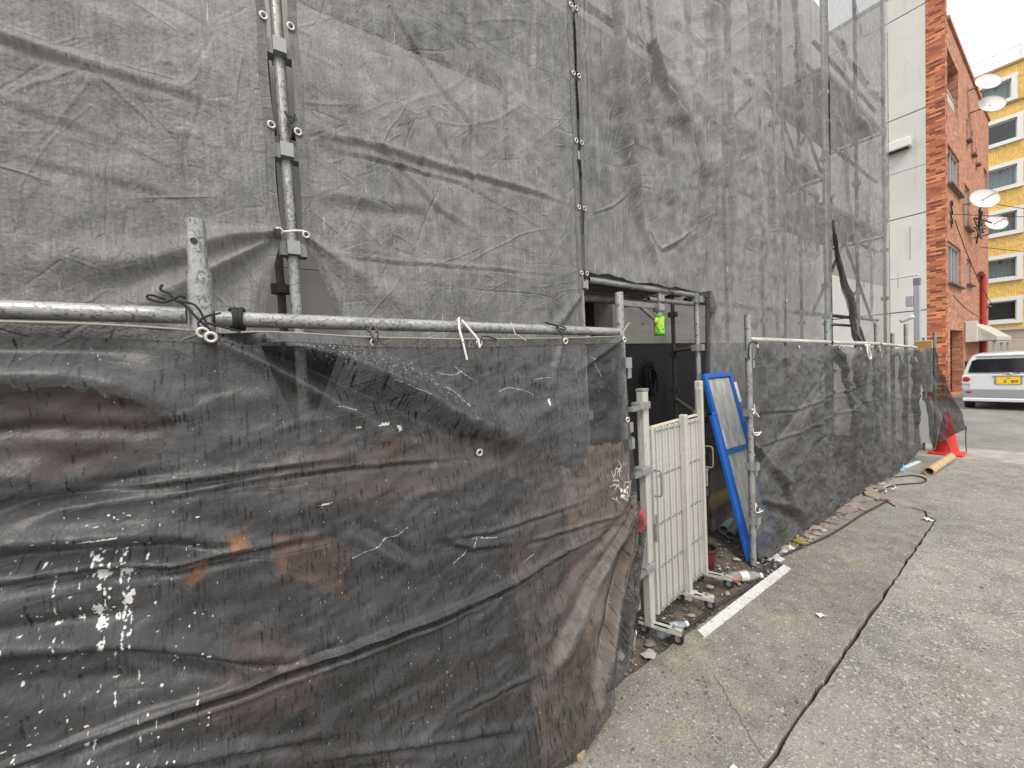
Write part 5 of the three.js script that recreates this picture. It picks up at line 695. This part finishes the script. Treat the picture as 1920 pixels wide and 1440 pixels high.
{
  const t = thing('brick_building', 'red brick apartment building with a pale rendered side wall', 'building'), X0 = 18.7, X1 = 29.3, ZF = -2.4, T = 12.15;
  const render = mat([0.6, 0.585, 0.54], 0.9, 0, { map: tex(512, 512, (i, j, o) => { const v = 0.95 + fbm(i / 120, j / 120, 5) * 0.12, s = smooth(0.25, 0.5, fbm(i / 14, j / 180, 4)), d = smooth(0.5, 0.62, fbm(i / 9 + 5, j / 9, 3)); o[0] = v - s * 0.06 - d * 0.25; o[1] = v - s * 0.06 - d * 0.25; o[2] = v - s * 0.07 - d * 0.25; }) });
  // rendered wall in panels with open joints
  const ys = [0, 3.0, 6.2, 9.55, 12.82, 13.6];
  for (let k = 0; k < 5; k++) for (const [za, zb] of [[-2.82, -6.0], [-6.03, -9.5], [-9.53, -14]]) part(t, 'wall_panel', uvBox(box(0.3, ys[k + 1] - ys[k] - 0.035, Math.abs(zb - za) - 0.002, X0 + 0.15, (ys[k] + ys[k + 1]) / 2, (za + zb) / 2), 4), render);
  part(t, 'wall_core', box(0.2, 13.5, 11.1, X0 + 0.32, 6.75, -8.4), mat([0.12, 0.12, 0.11], 0.9)); part(t, 'coping', box(0.5, 0.1, 11.3, X0 + 0.22, 13.66, -8.4), mat([0.25, 0.25, 0.24], 0.7));
  part(t, 'corner_pier', uvBox(box(0.36, 13.5, 0.42, X0 + 0.175, 6.75, -2.61), 4.4), brickM);
  const sh = new THREE.Shape([[X0 + 0.36, 0], [X1, 0], [X1, T], [X0 + 0.36, T]].map(p => new THREE.Vector2(...p)));
  const holes = { balcony: [19.08, 21.1, 9.65, 11.3], window: [[19.1, 21.3, 7.05, 8.32], [19.12, 21.6, 3.85, 5.22], [22.45, 23.6, 6.2, 7.8], [22.9, 24.05, 4.12, 5.08], [27.6, 28.9, 8.5, 9.7], [27.5, 28.8, 3.55, 4.75], [22.85, 23.2, 9.5, 10.3], [24.1, 24.45, 9.3, 10.2], [25.2, 25.5, 9.2, 9.9]], recess: [19.45, 22.1, 0.02, 2.3] };
  for (const [a, b, c, d] of [holes.balcony, holes.recess, ...holes.window]) sh.holes.push(new THREE.Path([[a, c], [b, c], [b, d], [a, d]].map(p => new THREE.Vector2(...p))));
  const fg = new THREE.ExtrudeGeometry(sh, { depth: 0.28, bevelEnabled: false }); fg.translate(0, 0, ZF - 0.28); part(t, 'brick_facade', uvBox(fg, 4.4), brickM2);
  part(t, 'floor_slab', join([box(X1 - X0 - 0.6, 0.2, 9, (X0 + X1) / 2 + 0.2, T - 0.15, -7.3), box(X1 - X0 - 0.6, 0.2, 9, (X0 + X1) / 2 + 0.2, 9.5, -7.3)]), render); part(t, 'back_wall', box(0.3, T, 9.6, X1 - 0.15, T / 2, -7.6), render);
  part(t, 'balcony_inside', join([box(2.4, 2.0, 0.1, 20.1, 10.6, -3.9), box(0.1, 2, 1.3, 18.98, 10.6, -3.3), box(0.1, 2, 1.3, 21.22, 10.6, -3.3)]), mat([0.5, 0.47, 0.42], 0.9));
  const rail = part(t, 'balcony_rail', join([box(2.0, 0.05, 0.05, 20.1, 10.25, -2.5), box(2.0, 0.5, 0.03, 20.1, 9.93, -2.5)]), steelFr);
  for (const [a, b, c, d] of holes.window) {
    const w = b - a, h = d - c, x = (a + b) / 2, y = (c + d) / 2, z = ZF - 0.1, f = part(t, 'window', join([box(w, 0.06, 0.08, x, d - 0.03, z), box(w, 0.06, 0.08, x, c + 0.03, z), box(0.06, h - 0.12, 0.08, a + 0.03, y, z), box(0.06, h - 0.12, 0.08, b - 0.03, y, z), ...(w > 1 ? [box(0.06, h - 0.12, 0.06, x, y, z), box(0.05, h - 0.12, 0.05, x - w / 4, y, z), box(0.05, h - 0.12, 0.05, x + w / 4, y, z)] : [])]), steelFr);
    part(f, 'pane', box(w - 0.1, h - 0.1, 0.012, x, y, z - 0.02), mat([0.06, 0.07, 0.08], 0.08)); part(f, 'sill', box(w + 0.16, 0.06, 0.2, x, c - 0.03, ZF + 0.03), mat([0.2, 0.15, 0.12], 0.8));
  }
  part(t, 'entry_recess', uvBox(join([box(2.9, 2.5, 0.2, 20.8, 1.25, -4.0), box(0.2, 2.5, 1.4, 22.25, 1.25, -3.3), box(0.2, 2.5, 1.4, 19.35, 1.25, -3.3)]), 4.4), brickM); part(t, 'entry_ceiling', box(2.9, 0.1, 1.5, 20.8, 2.4, -3.3), render);
  part(t, 'parapet', uvBox(box(X1 - X0 - 0.36, 0.12, 0.4, (X0 + X1) / 2 + 0.18, T + 0.06, ZF - 0.14), 1.35), brickM2); part(t, 'roof_hut', box(2.4, 2.3, 2, 24.5, 13.0, -4.2), render);
  part(t, 'drain_pipe', cyl([26.4, 0.2, ZF + 0.1], [26.4, 4.75, ZF + 0.1], 0.09, 0.09, 14), mat([0.42, 0.04, 0.03], 0.5)); part(t, 'drain_elbow', cyl([25.6, 4.75, ZF + 0.1], [26.45, 4.75, ZF + 0.1], 0.08, 0.08, 14), mat([0.2, 0.04, 0.03], 0.5));
  const v = part(t, 'vent_hood', box(0.3, 0.3, 0.75, X0 - 0.15, 8.58, -3.5, 0.04), mat([0.66, 0.65, 0.6], 0.6)); part(v, 'grille', box(0.2, 0.02, 0.6, X0 - 0.15, 8.42, -3.5), M.dark);
  part(t, 'panel_crack', join([box(0.01, 0.012, 1.2, X0 - 0.003, 7.75, -3.4), box(0.01, 1.1, 0.014, X0 - 0.003, 5.3, -3.2), box(0.01, 0.5, 0.012, X0 - 0.003, 4.1, -3.5)]), mat([0.3, 0.29, 0.27], 0.9));
}
function dish(label, x, y, z, r, turn) {
  const t = thing('satellite_dish', label, 'satellite dish', 'satellite dishes on the brick building'); t.position.set(x, y, z);
  const d = part(t, 'reflector', new THREE.LatheGeometry([0, 0.25, 0.5, 0.75, 1, 1.0].map((k, i) => new THREE.Vector2(k * r + 0.001, k * k * r * 0.22 + (i === 5 ? 0.015 : 0))), 28), mat([0.66, 0.65, 0.62], 0.5)); d.quaternion.setFromUnitVectors(V3(0, 1, 0), V3(-0.75, 0.35, 0.55).normalize());
  part(t, 'arm', cyl([0, 0, 0], [0, 0, -(z + 2.4) - 0.02], 0.025), M.galvOld); part(t, 'feed', cyl([0, 0, 0], [turn > 0 ? -r : r, 0.05, r * 0.8], 0.012), M.dark); part(t, 'receiver', box(0.08, 0.08, 0.1, turn > 0 ? -r : r, 0.05, r * 0.8, 0.01), mat([0.6, 0.6, 0.58], 0.5));
}
dish('upper white satellite dish near the brick roof edge', 23.2, 11.4, -1.95, 0.36, -1.1); dish('satellite dish just below the roof edge dish', 23.6, 10.7, -1.9, 0.38, -1.1); dish('satellite dish beside the tangle of aerials on the brick wall', 22.2, 6.95, -1.95, 0.4, 1.0); dish('lowest satellite dish, at the far end of the brick wall', 25.2, 6.6, -1.9, 0.34, 1.0);
{
  const t = thing('wall_aerial', 'tangle of dark aerial rods on the brick wall', 'aerial'), r = rngOf(3);
  for (let k = 0; k < 14; k++) part(t, 'rod', cyl([23 + r() * 1.4, 5.7 + r() * 1.4, -2.35 + r() * 0.2], [23 + r() * 1.4, 5.7 + r() * 1.4, -1.9 - r() * 0.3], 0.025), mat([0.08, 0.07, 0.065], 0.7));
  const u = thing('wall_bracket', 'scrolled iron wire bracket on the brick wall near its corner', 'bracket'); for (const y of [6.4, 6.1, 5.8]) part(u, 'scroll', new THREE.TorusGeometry(0.14, 0.018, 8, 20, 5).translate(19.5, y, -2.36), M.dark);
}
{
  const t = thing('entrance_canopy', 'pale sloping canopy over the shopfront beyond the brick recess', 'canopy'), m = mat([0.55, 0.53, 0.47], 0.8, 0, { map: concreteMap });
  const s = new THREE.Shape([[0, 0], [0.75, 0], [0.75, 0.14], [0.12, 0.72], [0, 0.72]].map(p => new THREE.Vector2(...p))), g = new THREE.ExtrudeGeometry(s, { depth: 5.5, bevelEnabled: false }); g.rotateY(-PI / 2); g.translate(28, 1.9, -2.4); part(t, 'hood', g, m);
  part(t, 'end_panel', box(0.1, 0.78, 0.3, 22.45, 2.26, -2.24, 0.02), mat([0.66, 0.65, 0.6], 0.7)); part(t, 'glass_roof', box(5, 0.03, 1.3, 31, 2.0, -1.8).rotateX(0), glassM); for (const x of [23, 25.5, 28]) part(t, 'support', box(0.06, 1.9, 0.06, x, 0.95, -1.75), steelFr); part(t, 'beam', box(8, 0.1, 0.06, 27, 1.85, -1.72), steelFr);
}
// ---------- yellow building ----------
{
  const t = thing('yellow_building', 'yellow tiled apartment block with white framed windows', 'building'), X = 39;
  const tile = canvasTex(512, 512, (x, W, H) => { const r = rngOf(6); x.fillStyle = '#a98a4e'; x.fillRect(0, 0, W, H); for (let j = 0; j < 16; j++) for (let i = 0; i < 16; i++) { const q = 0.93 + r() * 0.14; x.fillStyle = `rgb(${[222, 182, 100].map(v => Math.round(v * q)).join(',')})`; x.fillRect(i * 32 + 1.5, j * 32 + 1, 29, 30); } });
  const ym = mat([1, 1, 1], 0.65, 0, { map: tile }), base = mat([0.5, 0.42, 0.34], 0.85, 0, { map: concreteMap });
  const sh = new THREE.Shape([[-12, 2.75], [6, 2.75], [6, 18.6], [-12, 18.6]].map(p => new THREE.Vector2(...p))), wins = [];
  const rows = [3.0, 5.62, 8.4, 11.16, 13.9, 16.55];
  rows.forEach((y, k) => { for (const z of [-3.4, -0.3, 2.8, -6.6]) wins.push(k === 5 ? [z - 0.15, z + 1.1, y, y + 1.15] : [z, z + 1.32, y + 0.2, y + 1.42]); });
  for (const [a, b, c, d] of wins) sh.holes.push(new THREE.Path([[a, c], [b, c], [b, d], [a, d]].map(p => new THREE.Vector2(...p))));
  const g = new THREE.ExtrudeGeometry(sh, { depth: 0.3, bevelEnabled: false }); g.rotateY(-PI / 2); g.translate(X + 0.3, 0, 0); part(t, 'tiled_wall', uvBox(g, 1.6), ym);
  part(t, 'base_wall', box(0.4, 2.6, 18, X + 0.1, 1.3, -3), base); part(t, 'cornice', box(0.5, 0.16, 18, X + 0.05, 2.68, -3), mat([0.5, 0.44, 0.36], 0.8)); part(t, 'band', join([box(0.12, 0.12, 18, X - 0.04, 16.3, -3), box(0.12, 0.14, 18, X - 0.04, 18.55, -3)]), mat([0.35, 0.25, 0.1], 0.7)); part(t, 'core', box(0.1, 18.4, 17.6, X + 1.3, 9.2, -3), mat([0.2, 0.19, 0.18], 0.9)); part(t, 'side_wall', uvBox(box(10, 18.5, 0.3, X + 5.2, 9.25, 6.1), 1.6), ym);
  const curtain = mat([0.62, 0.6, 0.56], 0.9), red = mat([0.42, 0.05, 0.05], 0.8);
  for (const [a, b, c, d] of wins) {
    const w = b - a, h = d - c, z = (a + b) / 2, y = (c + d) / 2, F = 0.22, f = part(t, 'window', join([box(0.2, F, w + F * 2, X - 0.05, d + F / 2 - 0.02, z), box(0.2, F, w + F * 2, X - 0.05, c - F / 2 + 0.02, z), box(0.2, h - 0.04, F, X - 0.05, y, a - F / 2 + 0.02), box(0.2, h - 0.04, F, X - 0.05, y, b + F / 2 - 0.02)]), whiteFr);
    part(f, 'sash', join([box(0.05, 0.07, w, X + 0.1, d - 0.05, z), box(0.05, 0.07, w, X + 0.1, c + 0.05, z), box(0.05, h, 0.07, X + 0.1, y, a + 0.05), box(0.05, h, 0.07, X + 0.1, y, b - 0.05)]), mat([0.6, 0.6, 0.58], 0.4)); part(f, 'pane', box(0.012, h - 0.1, w - 0.1, X + 0.12, y, z), glassM);
    if (c < 3.5 || Math.abs(c - 14.1) < 0.1) continue;
    const cg = sheetGeo(40, 6, (s, u) => [X + 0.3 + Math.sin(s * 44) * 0.035, lerp(c + 0.05, d - 0.05, u), lerp(a + 0.05, b - 0.05, s)], q => [q[2], q[1]]); part(f, 'curtain', cg, curtain); part(f, 'curtain_bow', new THREE.ConeGeometry(0.14, 0.22, 3).rotateX(PI).rotateY(PI / 2).translate(X + 0.24, d - 0.2, z), red);
  }
  const rl = mat([0.45, 0.46, 0.46], 0.5, 0.3); part(t, 'roof_rail', join([box(0.04, 0.04, 18, X + 0.1, 19.5, -3), box(0.03, 0.03, 18, X + 0.1, 19.05, -3)]), rl); for (let k = 0; k <= 18; k++) part(t, 'rail_post', box(0.035, 0.95, 0.035, X + 0.1, 19.06, -12 + k), rl);
}
solo('far_building', join([box(8, 9, 10, 58, 4.5, 4), box(8, 11, 10, 58, 5.5, -14)]), mat([0.45, 0.43, 0.4], 0.9, 0, { map: concreteMap }), 'plain grey block far behind the yellow building', 'building');
// ---------- parked van ----------
{
  const t = thing('parked_car', 'white boxy compact van parked with its rear to the camera, yellow plate', 'car'); t.position.set(16.2, 0.02, -1.0);
  const paint = new THREE.MeshPhysicalMaterial({ color: 0xd9dadb, roughness: 0.32, metalness: 0.1, clearcoat: 0.8, clearcoatRoughness: 0.08 }), silver = new THREE.MeshPhysicalMaterial({ color: 0x9a9c9e, roughness: 0.4, metalness: 0.3, clearcoat: 0.5 }), glass = mat([0.012, 0.014, 0.016], 0.06), rub = M.rubber;
  // body lofted along its length; each station: x, half width low / mid / roof, sill y, belt y, roof y
  const st = [[0.0, 0.7, 0.74, 0.56, 0.3, 0.9, 1.38], [0.05, 0.76, 0.785, 0.6, 0.25, 0.9, 1.44], [0.25, 0.79, 0.8, 0.64, 0.22, 0.9, 1.48], [1.2, 0.8, 0.805, 0.67, 0.2, 0.9, 1.5], [2.2, 0.8, 0.805, 0.66, 0.2, 0.9, 1.47], [2.75, 0.8, 0.8, 0.62, 0.2, 0.9, 1.2], [3.0, 0.78, 0.78, 0.6, 0.22, 0.86, 0.98], [3.35, 0.72, 0.72, 0.55, 0.26, 0.74, 0.8]];
  const ring = (s) => { const [x, a, b, c, y0, y1, y2] = s, o = []; const pts = [[0, y0], [a * 0.9, y0], [a, y0 + 0.07], [b, (y0 + y1) / 2], [b, y1 - 0.05], [b * 0.985, y1], [lerp(b, c, 0.5), lerp(y1, y2, 0.55)], [c + 0.02, y2 - 0.1], [c - 0.04, y2 - 0.03], [c - 0.16, y2], [0, y2 + 0.015]]; for (const p of pts) o.push([x, p[1], p[0]]); for (const p of pts.slice(1, -1).reverse()) o.push([x, p[1], -p[0]]); return o; };
  const R = st.map(ring), n = R[0].length, pos = [], idx = []; R.forEach(r => r.forEach(p => pos.push(...p))); for (let i = 0; i < R.length - 1; i++) for (let k = 0; k < n; k++) { const a = i * n + k, b = i * n + (k + 1) % n, c = a + n, d = b + n; idx.push(a, c, b, b, c, d); }
  for (const i of [0, R.length - 1]) { const c = pos.length / 3; pos.push(R[i][0][0], (st[i][4] + st[i][6]) / 2, 0); for (let k = 0; k < n; k++) i ? idx.push(c, i * n + (k + 1) % n, i * n + k) : idx.push(c, k, (k + 1) % n); }
  const bg = new THREE.BufferGeometry(); bg.setAttribute('position', new THREE.Float32BufferAttribute(pos, 3)); bg.setAttribute('uv', new THREE.Float32BufferAttribute(new Float32Array(pos.length / 3 * 2), 2)); bg.setIndex(idx); bg.computeVertexNormals(); part(t, 'body', bg, paint);
  const gate = part(t, 'tailgate', box(0.06, 0.42, 1.3, -0.012, 0.72, 0, 0.025), paint); part(gate, 'plate_recess', box(0.02, 0.2, 0.46, -0.04, 0.76, 0.0, 0.008), silver); part(gate, 'garnish', box(0.03, 0.035, 0.5, -0.05, 0.88, 0, 0.01), silver);
  part(t, 'rear_window', (() => { const g = new THREE.ExtrudeGeometry(new THREE.Shape([[-0.66, 0], [0.66, 0], [0.6, 0.3], [0.52, 0.34], [-0.52, 0.34], [-0.6, 0.3]].map(p => new THREE.Vector2(...p))), { depth: 0.02, bevelEnabled: true, bevelSize: 0.01, bevelThickness: 0.008, bevelSegments: 2 }); g.rotateY(-PI / 2); g.rotateZ(-0.08); g.translate(-0.015, 0.985, 0); return g; })(), glass);
  part(t, 'spoiler', box(0.16, 0.04, 1.1, 0.02, 1.425, 0, 0.018), paint); part(t, 'wiper', join([cyl([-0.055, 1.0, 0.1], [-0.05, 1.0, -0.3], 0.008), cyl([-0.055, 1.0, 0.1], [-0.055, 0.95, 0.18], 0.01)]), rub);
  const bp = part(t, 'bumper', box(0.16, 0.28, 1.56, 0.02, 0.42, 0, 0.05), silver); part(bp, 'lower_lip', box(0.15, 0.1, 1.54, 0.0, 0.25, 0, 0.03), paint);
  const red = mat([0.35, 0.012, 0.012], 0.2); for (const s of [-1, 1]) { const l = part(t, 'tail_light', box(0.1, 0.26, 0.17, -0.005, 0.78, s * 0.7, 0.04), mat([0.6, 0.55, 0.55], 0.2)); part(l, 'lens', new THREE.SphereGeometry(0.07, 20, 14).scale(0.4, 1, 1).translate(-0.05, 0.8, s * 0.7), red); part(t, 'reflector', box(0.02, 0.05, 0.1, -0.06, 0.45, s * 0.66, 0.01), red); part(t, 'side_mirror', box(0.1, 0.15, 0.18, 2.5, 1.0, s * 0.88, 0.03), paint); part(t, 'side_window', box(2.0, 0.34, 0.02, 1.25, 1.12, s * 0.752, 0.008).rotateX(0), glass); }
  const pl = canvasTex(256, 128, (x, W, H) => { x.fillStyle = '#e8bf2e'; x.fillRect(0, 0, W, H); x.fillStyle = '#1b1a12'; x.font = 'bold 26px sans-serif'; x.fillText('・・ 580', 80, 34); x.font = 'bold 74px sans-serif'; x.fillText('・3', 40, 108); x.fillText('89', 158, 108); });
  const P = part(t, 'number_plate', box(0.012, 0.19, 0.38, -0.056, 0.765, 0.0), mat([0.75, 0.5, 0.06], 0.5)); part(P, 'print', new THREE.PlaneGeometry(0.37, 0.18).rotateY(-PI / 2).translate(-0.0635, 0.765, 0), mat([1, 1, 1], 0.5, 0, { map: pl }));
  const em = part(t, 'emblem', new THREE.TorusGeometry(0.045, 0.009, 8, 28).scale(1.35, 0.8, 1).rotateY(PI / 2).translate(-0.06, 0.925, 0), mat([0.7, 0.7, 0.7], 0.2, 0.9)); part(em, 'emblem_bar', box(0.012, 0.012, 0.09, -0.06, 0.925, 0).rotateX(0), mat([0.7, 0.7, 0.7], 0.2, 0.9));
  for (const x of [0.5, 2.75]) for (const s of [-1, 1]) { const w = part(t, 'wheel', new THREE.CylinderGeometry(0.27, 0.27, 0.16, 32).rotateX(PI / 2).translate(x, 0.25, s * 0.69), rub); part(w, 'rim', new THREE.CylinderGeometry(0.17, 0.17, 0.165, 24).rotateX(PI / 2).translate(x, 0.25, s * 0.692), silver); }
  part(t, 'underbody', box(3.0, 0.16, 1.3, 1.6, 0.24, 0), rub);
}
// ---------- overhead wires ----------
for (const [a, b, sag, l] of [[[19.6, 6.1, -2.3], [39, 9.5, 8], 1.2, 'overhead wire running from the wall bracket to the right'], [[22, 7.0, -2.2], [45, 8.1, 6], 0.6, 'overhead wire level across the yellow building, upper'], [[24, 5.6, -2.2], [45, 6.6, 6], 0.6, 'overhead wire level across the yellow building, lower'], [[19.5, 5.9, -2.3], [29, 3.3, -2.1], 0.4, 'slack wire slanting down the brick wall'], [[19.2, 3.4, -2.3], [27, 2.9, -2.1], 0.25, 'low thin wire along the brick wall']]) { const p = []; for (let k = 0; k <= 10; k++) { const t = k / 10; p.push([lerp(a[0], b[0], t), lerp(a[1], b[1], t) - sag * 4 * t * (1 - t), lerp(a[2], b[2], t)]); } solo('overhead_wire', rope(p, 0.012, 40, 5), M.dark, l, 'wire', 'overhead wires'); }
renderer.render(scene, camera);
